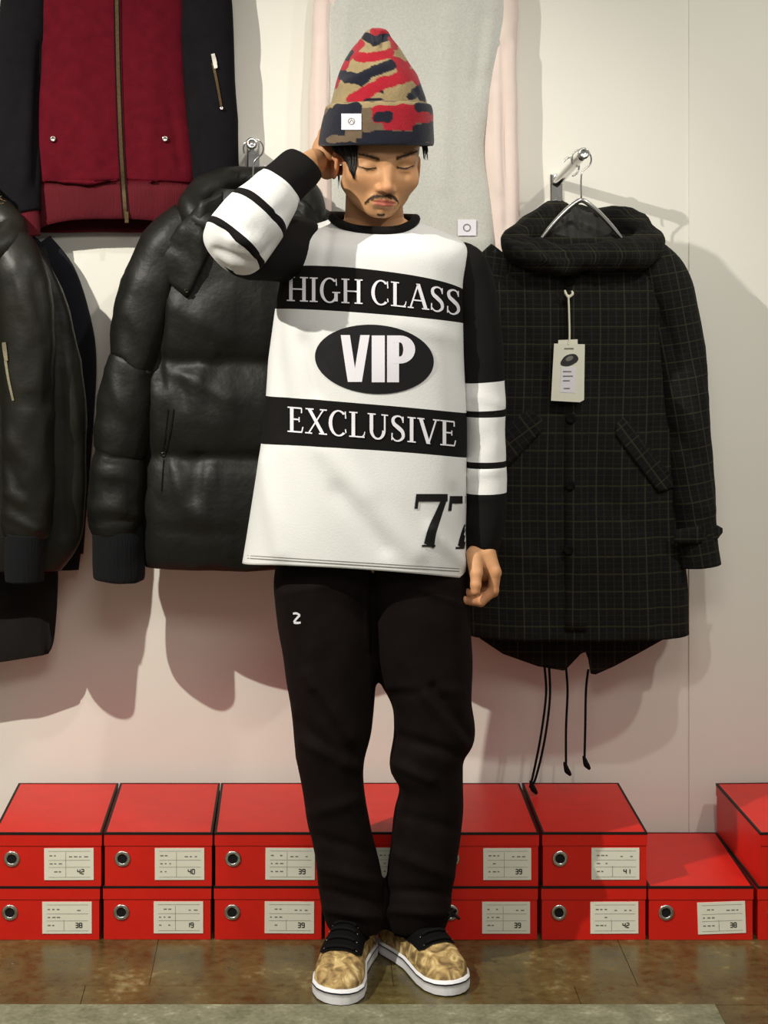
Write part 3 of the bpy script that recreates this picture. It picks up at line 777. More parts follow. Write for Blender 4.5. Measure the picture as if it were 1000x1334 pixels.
dv, df = decal(ST_, el, .0016); o = mk('oval_print', dv, df, M['print_black'], sweater, recalc=False); o['label'] = 'black oval print'
def pxs(strips, f): return [[(f(*a), f(*b_)) for a, b_ in s] for s in strips]
vip = pxs([ln(.19, 1, .42, 0, .30, 10), ln(.83, 1, .58, 0, .30, 10)], lambda x, y: (442 + x * 40, 497.5 - y * 61))
vip += pxs([ln(.5, 1, .5, 0, 1, 8)], lambda x, y: (484 + x * 17, 498 - y * 61))
vip += pxs([ln(.21, 1, .21, 0, .42, 8), arc(.46, .70, .53, .30, 90, -90, .42, .15, 14), hb(.2, .48, .925, .15), hb(.2, .48, .475, .15)], lambda x, y: (504 + x * 37, 498 - y * 61))
dv, df = decal(ST_, vip, .0024); o = mk('lettering', dv, df, M['print_white'], sweater, recalc=False); o['label'] = 'bold white lettering VIP'
seven = lambda x0: pxs([hb(.02, 1, .93, .14, 8), curve([(.93, .95, .14), (.72, .62, .2), (.52, .3, .27), (.42, .02, .32)], 6), ln(.07, .98, .02, .72, .10, 4), hb(.2, .62, .02, .04)], lambda x, y: (x0 + x * 42, 712.5 - y * 69 + (x0 - 541) * .06))
dv, df = decal(ST_, seven(541) + seven(585), .002, 6); o = mk('lettering', dv, df, M['print_black'], sweater, recalc=False); o['label'] = 'black number 77'

# ------------------------------------------------------------------ trousers
def legkeys(rows): return [(y, a, y, c, Yc, hd, 0) for (y, a, c, Yc, hd) in rows]
legA = legkeys([(722, 362, 500, 3.57, .105), (760, 357, 494, 3.57, .107), (800, 361, 492, 3.57, .105), (850, 369, 489, 3.57, .098), (900, 376, 487.5, 3.57, .09), (950, 382, 483, 3.57, .084), (1000, 389, 474, 3.575, .076), (1050, 397, 477, 3.58, .071), (1100, 408, 487, 3.585, .069), (1150, 415, 499, 3.592, .070), (1182, 419, 503, 3.597, .068), (1206, 427, 499, 3.60, .062)])
legB = legkeys([(722, 470, 606, 3.57, .105), (760, 474, 609, 3.57, .107), (800, 480, 612, 3.57, .105), (848, 484, 613, 3.57, .098), (880, 493, 613, 3.57, .093), (915, 510, 612, 3.57, .088), (945, 513, 617, 3.57, .086), (965, 512, 616, 3.57, .084), (990, 507, 604, 3.572, .077), (1006, 508, 603, 3.574, .075), (1028, 519, 602, 3.577, .070), (1060, 513, 601, 3.58, .070), (1100, 510, 597, 3.585, .069), (1150, 503, 590, 3.592, .070), (1182, 500, 586, 3.597, .068), (1206, 503, 578, 3.60, .062)])
b = MB()
for kk_ in (legA, legB):
    V, Fc, _ = body(kk_, 6, 56, 2.3); b.add(V, Fc)
tmp = b.build('tmp', M['trousers'])
md = tmp.modifiers.new('r', 'REMESH'); md.mode = 'VOXEL'; md.voxel_size = .0055
md = tmp.modifiers.new('s', 'SMOOTH'); md.iterations = 6; md.factor = .5
dg = bpy.context.evaluated_depsgraph_get(); em = tmp.evaluated_get(dg).to_mesh()
V = np.empty(len(em.vertices) * 3); em.vertices.foreach_get('co', V); V = V.reshape(-1, 3)
NV = np.empty(len(em.vertices) * 3); em.vertices.foreach_get('normal', NV); NV = NV.reshape(-1, 3)
Fc = [tuple(p.vertices) for p in em.polygons]
tmp.evaluated_get(dg).to_mesh_clear(); bpy.data.objects.remove(tmp)
tcr = [(485, 740, 484, 850, 4, -.005), (478, 745, 476, 845, 3, .003), (400, 880, 455, 960, 10, .007), (410, 905, 460, 985, 7, -.006), (385, 940, 440, 985, 9, -.006), (395, 965, 465, 1000, 8, .006),
       (555, 905, 600, 965, 7, .008), (565, 895, 612, 960, 6, -.007), (520, 960, 600, 985, 8, -.007), (515, 995, 560, 1015, 7, .007), (510, 905, 560, 900, 8, -.004), (500, 895, 600, 900, 8, .003),
       (405, 1060, 470, 1040, 9, .005), (410, 1090, 480, 1110, 8, -.005), (420, 1130, 495, 1150, 8, .006), (420, 1160, 500, 1180, 7, -.006), (520, 1060, 590, 1080, 8, -.004), (510, 1110, 585, 1140, 9, .006), (505, 1160, 585, 1165, 7, -.006), (425, 1185, 495, 1195, 6, .006), (505, 1185, 580, 1190, 6, .006),
       (362, 775, 425, 762, 4, .003), (545, 765, 605, 790, 4, .003)]
V = wrinkle(V, Fc, .0028, (10, 8, 7), tcr, 2, N=NV)
trousers = mk('trousers', V, Fc, M['trousers'], person); trousers['label'] = 'black cotton trousers gathered at the ankles'
TT = bvh(V, Fc)
lg = [ribbon([(381.5, 799.5, 2.6), (386, 799, 2.8), (390.5, 801.5, 2.6)], 3), ribbon([(390.5, 801.5, 2.6), (386, 806, 2.8), (382.5, 810.5, 2.6)], 3), ribbon([(382.5, 811, 3), (387, 811.5, 3), (391.5, 811, 2.6)], 3)]
dv, df = decal(TT, lg, .002); o = mk('logo', dv, df, M['print_white'], trousers, recalc=False); o['label'] = 'small white embroidered logo'
V, Fc, _ = tube([(578, 1186, 3.55, .0022), (590, 1192, 3.54, .0022), (598, 1197, 3.535, .0025), (588, 1188, 3.535, .0022), (594, 1186, 3.535, .0022), (584, 1196, 3.54, .0022)], 5, 8)
mk('ankle_cord', V, Fc, M['cord'], trousers)

# ------------------------------------------------------------------ shoes
def canvas_material():
    m = mat('printed_tan_canvas', lin(190, 158, 104), .8, bump=.3, bscale=500, var=.12)
    nt = m.node_tree; N = nt.nodes; L = nt.links; bs = N['Principled BSDF']; src = bs.inputs['Base Color'].links[0].from_socket
    tc = N.new('ShaderNodeTexCoord'); nz = N.new('ShaderNodeTexNoise'); nz.inputs['Scale'].default_value = 42; nz.inputs['Detail'].default_value = 4; nz.inputs['Distortion'].default_value = 1.2
    L.new(tc.outputs['Object'], nz.inputs[0])
    r = N.new('ShaderNodeValToRGB'); r.color_ramp.elements[0].position = .36; r.color_ramp.elements[0].color = lin(52, 36, 22); r.color_ramp.elements[1].position = .55; r.color_ramp.elements[1].color = lin(178, 148, 96)
    e = r.color_ramp.elements.new(.66); e.color = lin(226, 204, 150)
    L.new(nz.outputs['Fac'], r.inputs[0])
    x = N.new('ShaderNodeMix'); x.data_type = 'RGBA'; x.inputs[0].default_value = .75; L.new(src, x.inputs[6]); L.new(r.outputs[0], x.inputs[7]); L.new(x.outputs[2], bs.inputs['Base Color'])
    return m
M['tan'] = canvas_material()
def shoe(heel, toe, side, label):
    heel = np.array(heel, float); toe = np.array(toe, float); d = toe - heel; Ln = np.linalg.norm(d); d /= Ln; lat = np.array((-d[1], d[0]))
    sx = [0, .04, .15, .3, .45, .6, .72, .84, .93, .98, 1.0]; wx = [.012, .026, .036, .036, .037, .044, .0475, .045, .034, .019, .004]
    bend = lambda s: side * .012 * math.sin(PI * s)
    hwid = lambda s: float(np.interp(s, sx, wx))
    pt = lambda s, q, z: (heel[0] + d[0] * Ln * s + lat[0] * (q + bend(s)), heel[1] + d[1] * Ln * s + lat[1] * (q + bend(s)), z)
    S = .5 - .5 * np.cos(np.linspace(0, PI, 46))
    def outline(grow): return [(s, (hwid(s) + grow)) for s in S] + [(s, -(hwid(s) + grow)) for s in S[-2:0:-1]]
    rg = []
    for z, g in ((.0006, .001), (.0025, .0035), (.0026, .0035), (.013, .0045), (.0188, .0040), (.019, .0043), (.0212, .0043), (.0214, .0040), (.0250, .0030), (.026, .0005)):
        toe_up = lambda s: .004 * max(0, (s - .8) / .2) ** 2 * (z / .03)
        rg.append(np.array([pt(.5 + (s - .5) * (1 + 2 * g / Ln), q, z + toe_up(s)) for s, q in outline(g)]))
    V, Fc, mi = loft(rg, m=[2, 2, 0, 0, 1, 1, 1, 0, 0])
    sh = mk('shoe', V, Fc, [M['rubber'], M['navyline'], M['outsole']], person, mi=mi); sh['label'] = label; sh.name = 'shoe'
    # upper
    hz = lambda s: float(np.interp(s, [0, .08, .25, .42, .55, .68, .8, .9, .97, 1], [.086, .090, .092, .098, .090, .074, .060, .051, .041, .030]))
    na = 26; U = [.5 - .5 * math.cos(PI * i / 40) for i in range(41)]
    def up(s, a, off=0):
        hwd = hwid(s) + off + .001; top_ = hz(s) + off
        c, q = math.cos(a), math.sin(a); e_ = 2 / 2.6
        return pt(.005 + s * .99, math.copysign(abs(c) ** e_, c) * hwd * (1 - .25 * max(0, q) * (1 - s)), .022 + (top_ - .022) * abs(q) ** e_)
    V = [up(s, PI * j / na) for s in U for j in range(na + 1)]; Fc = []
    for i in range(40):
        for j in range(na):
            a = i * (na + 1) + j; Fc.append((a, a + na + 1, a + na + 2, a + 1))
    u = mk('upper', V, Fc, M['tan'], sh); u['label'] = 'tan printed canvas upper'
    # black lacing panel over the instep
    V = []; Fc = []; ns, nq = 18, 12
    for i in range(ns + 1):
        s = .30 + (.725 - .30) * i / ns; hwa = math.radians(np.interp(s, [.30, .5, .68, .725], [72, 66, 54, 36]))
        for j in range(nq + 1): V.append(up(s, PI / 2 - hwa + 2 * hwa * j / nq, .003))
    for i in range(ns):
        for j in range(nq):
            a = i * (nq + 1) + j; Fc.append((a, a + nq + 1, a + nq + 2, a + 1))
    mk('lace_panel', V, Fc, M['canvas'], sh)
    b = MB()
    for k in range(5):
        s = .70 - .075 * k; ha = math.radians(26)
        pts = [list(up(s, PI / 2 - ha + 2 * ha * j / 6, .005)) + [.0035] for j in range(7)]
        V, Fc, _ = tube(pts, 3, 8, world=True); b.add(V, Fc)
    b.build('laces', M['cord'], sh)
    for k in range(5):
        for q in (-1, 1):
            s = .70 - .075 * k; a = PI / 2 + q * math.radians(33)
            c = np.array(up(s, a, .0045)); c0 = np.array(up(s, a, 0)); V, Fc = disc(c, c - c0, .0017, 10, .001); mk('eyelet', V, Fc, M['steel'], sh)
    return sh
shoe((.128, 3.660), (.068, 3.388), -1, 'tan printed canvas shoe pointing straight ahead')
shoe((.172, 3.672), (.290, 3.432), 1, 'tan printed canvas shoe turned outward')

# ------------------------------------------------------------------ camouflage beanie
def hatring(py, xl, xr, Y, hd, tilt, n=180):
    L = P(xl, py, Y); R = P(xr, py, Y); c = (L + R) / 2; a = (R - L) / 2; cs, sn = se(n, 2.1)
    pts = c + np.outer(cs, a) + np.outer(sn, np.array((0, -hd, 0))); pts[:, 2] -= tilt * sn
    return pts
def seg_d(px, py, pts):
    d = np.full(len(px), 1e9)
    for (x0, y0), (x1, y1) in zip(pts[:-1], pts[1:]):
        ax, ay = x1 - x0, y1 - y0; t = np.clip(((px - x0) * ax + (py - y0) * ay) / (ax * ax + ay * ay + 1e-9), 0, 1)
        d = np.minimum(d, np.hypot(px - x0 - t * ax, py - y0 - t * ay))
    return d
RED, TAN, NAVY, BRN = lin(160, 20, 38), lin(152, 133, 96), lin(18, 20, 36), lin(104, 86, 68)
def camo(V, base, strokes, thr_seed):
    V = np.asarray(V); px, py = topx(V); px = (px - 380) / .24; py = (py - 20) / .24
    wob = np.array([noise.noise(Vector((v[0] * 60, v[1] * 60, v[2] * 60))) for v in V]) * 12
    C = np.tile(np.array(base), (len(V), 1))
    for col, wd, pts in strokes:
        m = seg_d(px, py, pts) < wd * .62 + wob; C[m] = col
    back = V[:, 1] > 3.52   # away from the room: a free pattern of the same colours
    n1 = np.array([noise.noise(Vector((v[0] * 22 + thr_seed, v[1] * 22, v[2] * 38))) for v in V[back]])
    n2 = np.array([noise.noise(Vector((v[0] * 25, v[1] * 25 + 9 + thr_seed, v[2] * 40))) for v in V[back]])
    Cb = np.tile(np.array(base), (len(n1), 1)); Cb[n1 > .12] = RED; Cb[n2 > .2] = NAVY; C[back] = Cb
    return C
HY = 3.522
crown = [(176, 428, 556, HY, .098, .004), (150, 428, 556, HY, .099, .0), (138, 430.5, 555.5, HY, .098, -.002), (118, 435, 550, HY, .094, -.004), (98, 441, 541, HY - .001, .084, -.006), (80, 449, 530, HY - .002, .070, -.006), (64, 460, 519, HY - .003, .053, -.006), (52, 469, 510, HY - .004, .038, -.005), (44, 475, 506, HY - .004, .028, -.004), (40, 481, 501, HY - .004, .018, -.002), (38, 488, 494, HY - .004, .005, 0)]
K, _ = cr(crown, 16); rings = [hatring(*k) for k in K]
V, Fc, _ = loft(rings)
V = wrinkle(V, Fc, .0022, (16, 16, 10), [(470, 48, 482, 60, 4, -.006), (500, 45, 498, 60, 4, -.006), (486, 40, 488, 56, 3, .004), (445, 110, 500, 85, 6, .003), (540, 115, 552, 140, 5, -.004)], 4)
cst = [(RED, 46, [(360, 225), (450, 225), (530, 205)]), (RED, 56, [(330, 462), (400, 425), (480, 375), (560, 350), (640, 325)]), (RED, 44, [(560, 245), (615, 275), (600, 300)]), (RED, 34, [(225, 380), (262, 310), (300, 240), (375, 150)]),
       (RED, 26, [(668, 320), (690, 400)]), (RED, 40, [(455, 82), (520, 90)]), (NAVY, 50, [(285, 330), (370, 350), (440, 300), (535, 268)]), (NAVY, 40, [(650, 440), (690, 395), (705, 445)]), (NAVY, 36, [(400, 120), (450, 145), (515, 120)]), (NAVY, 18, [(405, 462), (490, 455), (488, 415)]), (NAVY, 26, [(300, 235), (318, 205)]),
       (RED, 30, [(560, 170), (540, 130)])]
beanie = mk('beanie', V, Fc, M['knit'], person, colors=camo(V, TAN, cst, 1)); beanie['label'] = 'red, tan and navy camouflage knit beanie'
cuff = [(190, 417.5, 562, HY, .108, .003), (189.5, 415.5, 564, HY, .112, .003), (184, 415, 565, HY, .114, .003), (165, 418, 564, HY, .113, .002), (148, 422, 563, HY, .112, .0), (140, 424, 561.5, HY, .110, -.001), (138, 427, 559, HY, .106, -.002), (140, 430, 556, HY, .101, -.002)]
K, _ = cr(cuff, 16); rings = [hatring(*k, n=260) for k in K]
V, Fc, _ = loft(rings, cap0=False, cap1=False)
V = wrinkle(V, Fc, .0012, (10, 10, 10), [], 9)
kst = [(TAN, 26, [(150, 490), (800, 480)]), (BRN, 80, [(360, 560), (480, 560)]), (NAVY, 90, [(190, 620), (230, 560)]), (NAVY, 60, [(255, 520), (345, 508)]), (NAVY, 70, [(170, 660), (250, 640)]), (RED, 74, [(480, 545), (600, 540), (740, 545)]), (RED, 60, [(530, 590), (640, 590)]), (RED, 30, [(450, 512), (700, 500)]), (NAVY, 46, [(470, 555), (525, 555)]),
       (NAVY, 60, [(380, 672), (480, 660), (640, 665), (760, 650)]), (NAVY, 60, [(690, 625), (760, 610)]), (NAVY, 44, [(690, 497), (770, 505)]), (NAVY, 44, [(150, 715), (800, 715)]), (BRN, 30, [(205, 678), (290, 664), (360, 648)])]
cu = mk('cuff', V, Fc, M['knit'], beanie, colors=camo(V, BRN, kst, 5)); cu['label'] = 'turned-up camouflage cuff'
CT = bvh(V, Fc)
dv, df = decal(CT, [[((444.5 + 0 * t, 148 + 21 * t), (470.5, 147.5 + 21.5 * t)) for t in np.linspace(0, 1, 6)]], .002)
# subdivide across so that the patch follows the cuff
st = []
for q in range(5):
    xa, xb = 444.5 + 26 * q / 5, 444.5 + 26 * (q + 1) / 5
    st.append([((xa, 148 + 21 * t), (xb, 148 + 21 * t)) for t in np.linspace(0, 1, 5)])
dv, df = decal(CT, st, .0022); o = mk('woven_patch', dv, df, M['print_white'], cu if False else beanie, recalc=False); o['label'] = 'small white square patch'
ringp = [[((457.5 + 4.6 * math.cos(a), 158 + 4.6 * math.sin(a)), (457.5 + 3.6 * math.cos(a), 158 + 3.6 * math.sin(a))) for a in np.linspace(0, 2 * PI, 25)], ribbon([(455, 160, 1), (458, 156, 1), (460.5, 160.5, 1)], 3)]
dv, df = decal(CT, ringp, .003); mk('patch_emblem', dv, df, M['ink'], beanie, recalc=False)

# ------------------------------------------------------------------ hangers and wall hooks
def coat_hanger(label, top, w_, drop, mat_=None):
    """wooden-shoulder shaped wire hanger: hook at top (world), arms w_ wide, drop below the hook"""
    top = np.array(top); r = thing('coat_hanger', label, 'hanger', tuple(top + np.array((0, 0, -drop))), 'coat hangers on the wall hooks')
    pts = []
    for a in np.linspace(math.radians(-35), math.radians(205), 12): pts.append(top + np.array((.021 * math.cos(a), 0, -.022 + .021 * math.sin(a))))
    pts = pts[::-1]; 
    pts = pts[::-1][::-1]
    hook = [top + np.array((-.019, 0, -.032))] + [top + np.array((.021 * math.cos(a), 0, -.022 + .021 * math.sin(a))) for a in np.linspace(math.radians(190), math.radians(-60), 12)] + [top + np.array((0, 0, -.055)), top + np.array((0, 0, -drop * .72))]
    wire('hook', hook, .0019, M['chrome'], r, 4)
    arm = [top + np.array((x * w_ / 2, 0, -drop * .72 - .145 * abs(x) ** 1.35)) for x in np.linspace(-1, 1, 15)]
    V, Fc, _ = tube([list(p) + [.0055] for p in arm], 3, 12, world=True, flat=.9); mk('shoulder_bar', V, Fc, mat_ or M['chrome'], r)
    return r
def wall_hook(label, px, py, tip_px, tip_py, tipY, kind=0):
    base_ = P(px, py, WY); tip = P(tip_px, tip_py, tipY)
    r = thing('wall_hook', label, 'hook', tuple(base_), 'wall hooks for coats')
    b = MB(); c = base_
    b.box((c[0] - .014, WY - .006, c[2] - .045), (c[0] + .014, WY + .001, c[2] + .020)); o = b.build('plate', M['chrome'], r, smooth=False)
    md = o.modifiers.new('bevel', 'BEVEL'); md.width = .003; md.segments = 2
    V, Fc, _ = tube([list(base_ + np.array((0, -.003, 0))) + [.0095], list((base_ + tip) / 2) + [.0095], list(tip) + [.0095]], 4, 12, world=True, e=4); mk('arm', V, Fc, M['chrome'], r)
    V, Fc = disc(tip + np.array((0, .002, 0)), (0, -1, .1), .0125, 20, .008); mk('end_cap', V, Fc, M['chrome'], r)
    return r
wall_hook('chrome wall hook holding the plaid parka', 724, 238, 760, 200, 3.885)
coat_hanger('hanger inside the plaid parka', P(757, 194, 3.895), .26, .15)
wall_hook('chrome wall hook holding the puffer jacket', 330, 196, 328, 187, 3.84)
coat_hanger('hanger inside the black puffer jacket', P(330, 180, 3.875), .28, .14)
# clear loop of a second, empty hanger hook
for (x, y, Y) in ((743, 205, 3.95),):
    t0 = P(x, y, Y); r = thing('hanger_hook', 'bare clear hanger hook beside the parka hanger', 'hanger', tuple(t0))
    wire('loop', [t0 + np.array((.018 * math.cos(a), 0, -.02 + .02 * math.sin(a))) for a in np.linspace(2.6, -1.4, 10)], .0022, M['chrome'], r, 4)

# ------------------------------------------------------------------ plaid parka
PY_ = 3.93
parka = thing('parka', 'long black plaid parka with hood, fishtail hem and white tag on wall hook', 'coat', tuple(P(752, 870, PY_)))
pk = [(824, 604, 824, 896, PY_, .062, .006), (770, 603, 770, 893, PY_, .066, .002), (700, 603, 700, 886, PY_, .070, 0), (620, 605, 620, 878, PY_, .073, 0), (540, 607, 540, 872, PY_, .075, 0), (450, 610, 450, 868, PY_, .076, 0), (390, 616, 390, 868, PY_, .074, 0), (350, 632, 352, 864, PY_, .066, 0), (328, 655, 332, 846, PY_ + .005, .058, 0), (312, 690, 314, 818, PY_ + .008, .052, .004), (302, 715, 302, 795, PY_ + .01, .048, .012)]
V, Fc, mi = body(pk, 7, 96, 2.6, cap0=False, cap1=False)
pcr = [(736, 345, 734, 822, 4, -.005), (760, 345, 760, 822, 5, .003), (850, 420, 862, 820, 9, -.008), (800, 560, 830, 820, 14, .005), (690, 480, 700, 800, 12, -.005), (655, 330, 690, 480, 10, -.006), (770, 470, 815, 560, 10, -.004), (700, 560, 690, 640, 10, .004), (790, 650, 850, 700, 12, -.005), (640, 700, 720, 740, 10, .004), (735, 680, 735, 760, 6, -.004), (612, 828, 740, 836, 4, -.002), (830, 350, 850, 430, 7, -.006)]
V = wrinkle(V, Fc, .0045, (8, 8, 4), pcr, 21)
pb = mk('body', V, Fc, M['plaid'], parka)
plaid_uv(pb, lambda c: np.stack([c[:, 0] + .004 * np.sin(c[:, 2] * 9), c[:, 2] + .05 * (c[:, 0] - .6) * 0], 1))
md = pb.modifiers.new('thickness', 'SOLIDIFY'); md.thickness = .004; md.offset = -1
PT = bvh(V, Fc)
# fishtail back
xs_t = [(606, 790), (896, 790)]; xs_b = [(606, 812), (625, 832), (655, 852), (700, 868), (735, 874), (741, 868), (757, 851), (765, 849), (767, 877), (775, 879), (800, 868), (830, 852), (862, 834), (896, 822)]
V, Fc = pxpoly(xs_t, xs_b, lambda x, v: PY_ + .045 - .012 * v, .016, 8, 0, 90)
o = mk('back_tail', V, Fc, M['plaid'], parka); plaid_uv(o, lambda c: c[:, [0, 2]])
# sleeves
def path_uv(keys, off=0):
    A = np.array([P(k[0], k[1], k[2]) for k in keys])
    def f(c):
        ax = A[-1] - A[0]; ax /= np.linalg.norm(ax); side = np.cross(ax, (0, 1, 0)); 
        return np.stack([(c - A[0]) @ side + off, (c - A[0]) @ ax], 1)
    return f
for s, keys in ((1, [(838, 338, PY_ - .002, .050), (862, 366, PY_ - .005, .056), (878, 420, PY_ - .012, .055), (888, 480, PY_ - .018, .050), (895, 560, PY_ - .020, .046), (902, 640, PY_ - .02, .044), (907, 700, PY_ - .02, .043), (910, 736, PY_ - .02, .043)]),
                (-1, [(662, 338, PY_, .048), (640, 366, PY_ , .052), (628, 420, PY_ , .052), (618, 480, PY_ , .048), (612, 560, PY_ , .045), (608, 640, PY_ , .044), (606, 700, PY_ , .043), (604, 736, PY_ , .043)])):
    V, Fc, _ = tube(keys, 8, 40)
    V = wrinkle(V, Fc, .004, (10, 10, 7), [(855, 400, 880, 470, 7, -.007), (870, 560, 910, 600, 8, -.006), (885, 470, 915, 520, 8, .005), (880, 650, 925, 665, 6, .005), (875, 695, 930, 700, 3, -.004)] if s > 0 else [], 30 + s)
    o = mk('sleeve', V, Fc, M['plaid'], parka); plaid_uv(o, path_uv(keys))
V, Fc = pxpoly([(878, 690), (930, 682), (941, 688)], [(878, 708), (930, 708), (941, 694)], lambda x, v: 3.8605 + .0004 * max(0, x - 905) ** 1.25, .006, 4, 0, 20)
o = mk('cuff_tab', V, Fc, M['plaid'], parka); plaid_uv(o, lambda c: c[:, [0, 2]])
# hood: collapsed roll round the neck, and quilted lining inside
hood_dy = -.022
hood_keys = [(668, 318, 3.92, .024), (690, 298, 3.945, .028), (716, 279, 3.975, .024), (742, 279, 4.005, .018), (785, 285, 4.000, .020), (815, 290, 3.97, .028), (843, 314, 3.925, .030), (832, 328, 3.885, .034), (800, 333, 3.864, .030), (765, 336, 3.858, .024), (725, 338, 3.860, .028), (692, 330, 3.880, .033)]
V, Fc, _ = tube([(a, b_, c + hood_dy, d) for a, b_, c, d in hood_keys], 6, 26, closed=True)
V = wrinkle(V, Fc, .0085, (17, 17, 17), [(655, 305, 735, 335, 5, -.007), (690, 290, 720, 330, 5, .007), (800, 290, 850, 330, 6, -.005), (700, 345, 790, 350, 5, -.005)], 41)
o = mk('hood', V, Fc, M['plaid'], parka); plaid_uv(o, lambda c: np.stack([c[:, 0] + c[:, 1], c[:, 2] * 1.1], 1))
V, Fc = pxpoly([(700, 284), (730, 264), (745, 268), (765, 278), (790, 276), (808, 284), (835, 296)], [(700, 330), (730, 345), (770, 345), (835, 330)], lambda x, v: 3.972 - .09 * v, .012, 12, 0, 50)
V = wrinkle(V, Fc, .004, (22, 22, 22), [(735, 275, 735, 320, 3, -.004), (755, 278, 752, 325, 3, -.004), (775, 280, 778, 325, 3, -.004), (728, 300, 805, 302, 3, -.004), (728, 320, 805, 322, 3, .004)], 44)
mk('hood_lining', V, Fc, M['lining'], parka)
# placket, pocket flaps, buttons
def pressed(tree, poly_t, poly_b, lift, name, m, parent, nu=14, nv=8, thick=.004, uv=None):
    xs = np.linspace(poly_t[0][0], poly_t[-1][0], nu + 1); V = []; ok = True
    yt = np.interp(xs, *zip(*poly_t)); yb = np.interp(xs, *zip(*poly_b))
    ins = []
    for i in range(nu + 1):
        for j in range(nv + 1):
            c = cast(tree, xs[i], yt[i] + (yb[i] - yt[i]) * j / nv, lift)
            ins.append(np.array(c) if c is not None else None)
    last = next(q for q in ins if q is not None)
    for q in ins:
        if q is None: q = last
        V.append(q); last = q
    V = np.array(V); n1 = len(V); V2 = V + np.array((0, lift + .002, 0)); V = np.concatenate([V, V2]); Fc = []
    g = lambda i, j: i * (nv + 1) + j
    for i in range(nu):
        for j in range(nv): Fc.append((g(i, j), g(i + 1, j), g(i + 1, j + 1), g(i, j + 1)))
    for i in range(nu):
        for j in (0, nv): Fc.append((g(i, j), g(i + 1, j), n1 + g(i + 1, j), n1 + g(i, j)))
    for j in range(nv):
        for i in (0, nu): Fc.append((g(i, j), g(i, j + 1), n1 + g(i, j + 1), n1 + g(i, j)))
    o = mk(name, V, Fc, m, parent)
    if uv: plaid_uv(o, uv)
    return o
cu45 = lambda c: np.stack([c[:, 0] * .8 + c[:, 2] * .6, c[:, 2] * .8 - c[:, 0] * .6], 1)
pressed(PT, [(802, 554), (812, 543), (868, 610), (880, 632)], [(802, 566), (812, 580), (858, 642), (880, 634)], .006, 'pocket_flap', M['plaid'], parka, uv=cu45)
pressed(PT, [(630, 575), (690, 533), (706, 545)], [(630, 622), (664, 606), (706, 560)], .006, 'pocket_flap', M['plaid'], parka, uv=cu45)
pressed(PT, [(736, 348), (764, 348)], [(736, 822), (764, 822)], .004, 'front_placket', M['plaid'], parka, 4, 40, uv=lambda c: c[:, [0, 2]])
for (x, y) in ((742, 366), (743, 545), (742, 632), (740, 716), (762, 352)):
    c = cast(PT, x, y, .005)
    if c is not None: V, Fc = disc(np.array(c), (0, -1, 0), .011, 18, .004); mk('button', V, Fc, M['cord'], parka)
for pts in ([(709, 868), (711, 905), (704, 960), (694, 1010), (690, 1026)], [(715, 868), (716, 910), (709, 965), (698, 1012), (691, 1026)], [(737, 870), (739, 900), (737, 950), (737, 1000)], [(766, 872), (763, 900), (762, 950), (761, 990)]):
    V, Fc, _ = tube([(x, y, PY_ + .03 - .02 * (y - 868) / 160, .0026) for x, y in pts], 6, 8); mk('drawcord', V, Fc, M['cord'], parka)
for (x, y) in ((694, 1027), (738, 1003), (763, 995)):
    V, Fc, _ = tube([(x - 3, y - 10, PY_ + .012, .003), (x, y, PY_ + .012, .006), (x + 2, y + 3, PY_ + .012, .0055), (x + 5, y + 7, PY_ + .012, .003)], 4, 10); mk('cord_end', V, Fc, M['cord'], parka)
# swing tag
c0 = np.array(cast(PT, 740, 385, .008)); Yt = c0[1] - .012
tagp = [(740, 384, Yt), (741, 410, Yt - .003), (741.5, 440, Yt - .004), (740, 449, Yt - .006)]
V, Fc, _ = tube([(x, y, Y, .0022) for x, y, Y in tagp], 5, 8); o = mk('tag_string', V, Fc, M['string'], parka)
for e in ((735.5, 378), (744.5, 379)):
    V, Fc, _ = tube([(740, 388, Yt, .0024), (e[0] + 1, e[1] + 4, Yt, .003), (e[0], e[1], Yt + .002, .002)], 4, 8); mk('tag_string_knot', V, Fc, M['string'], parka)
def flatpoly(pts, Y, th):
    n = len(pts); V = [P(x, y, Y) for x, y in pts] + [P(x, y, Y + th) for x, y in pts]
    Fc = [tuple(range(n)), tuple(range(2 * n - 1, n - 1, -1))] + [(i, (i + 1) % n, n + (i + 1) % n, n + i) for i in range(n)]
    return V, Fc
V, Fc = flatpoly([(727, 443), (752, 442), (753, 470), (726, 470)], Yt - .004, .0008); mk('tag_back', V, Fc, M['paper'], parka, smooth=False)
V, Fc = flatpoly([(721.5, 447.5), (761.5, 448.5), (760.5, 521), (755, 524), (717.5, 522)], Yt - .007, .0012)
tg = mk('price_tag', V, Fc, M['paper'], parka, smooth=False); tg['label'] = 'white paper swing tag'
V, Fc = flatpoly([(731, 478), (750, 478), (749, 512), (729, 511)], Yt - .0076, .0005); mk('tag_sticker', V, Fc, M['print_white'], tg, smooth=False)
em_ = [(741.5 + (11.5 if 1 else 0) * math.cos(a) * (1 + .08 * math.sin(3 * a)), 469 + 7.5 * math.sin(a) - 3 * math.cos(a)) for a in np.linspace(0, 2 * PI, 20, endpoint=False)]
V, Fc = flatpoly(em_, Yt - .0082, .0006); mk('tag_emblem', V, Fc, M['inkdark'], tg, smooth=False)
em_ = [(741.5 + 5 * math.cos(a), 467 + 3.2 * math.sin(a) - 1.5 * math.cos(a)) for a in np.linspace(0, 2 * PI, 14, endpoint=False)]
V, Fc = flatpoly(em_, Yt - .0086, .0004); mk('tag_emblem_centre', V, Fc, M['ink'], tg, smooth=False)
b = MB()
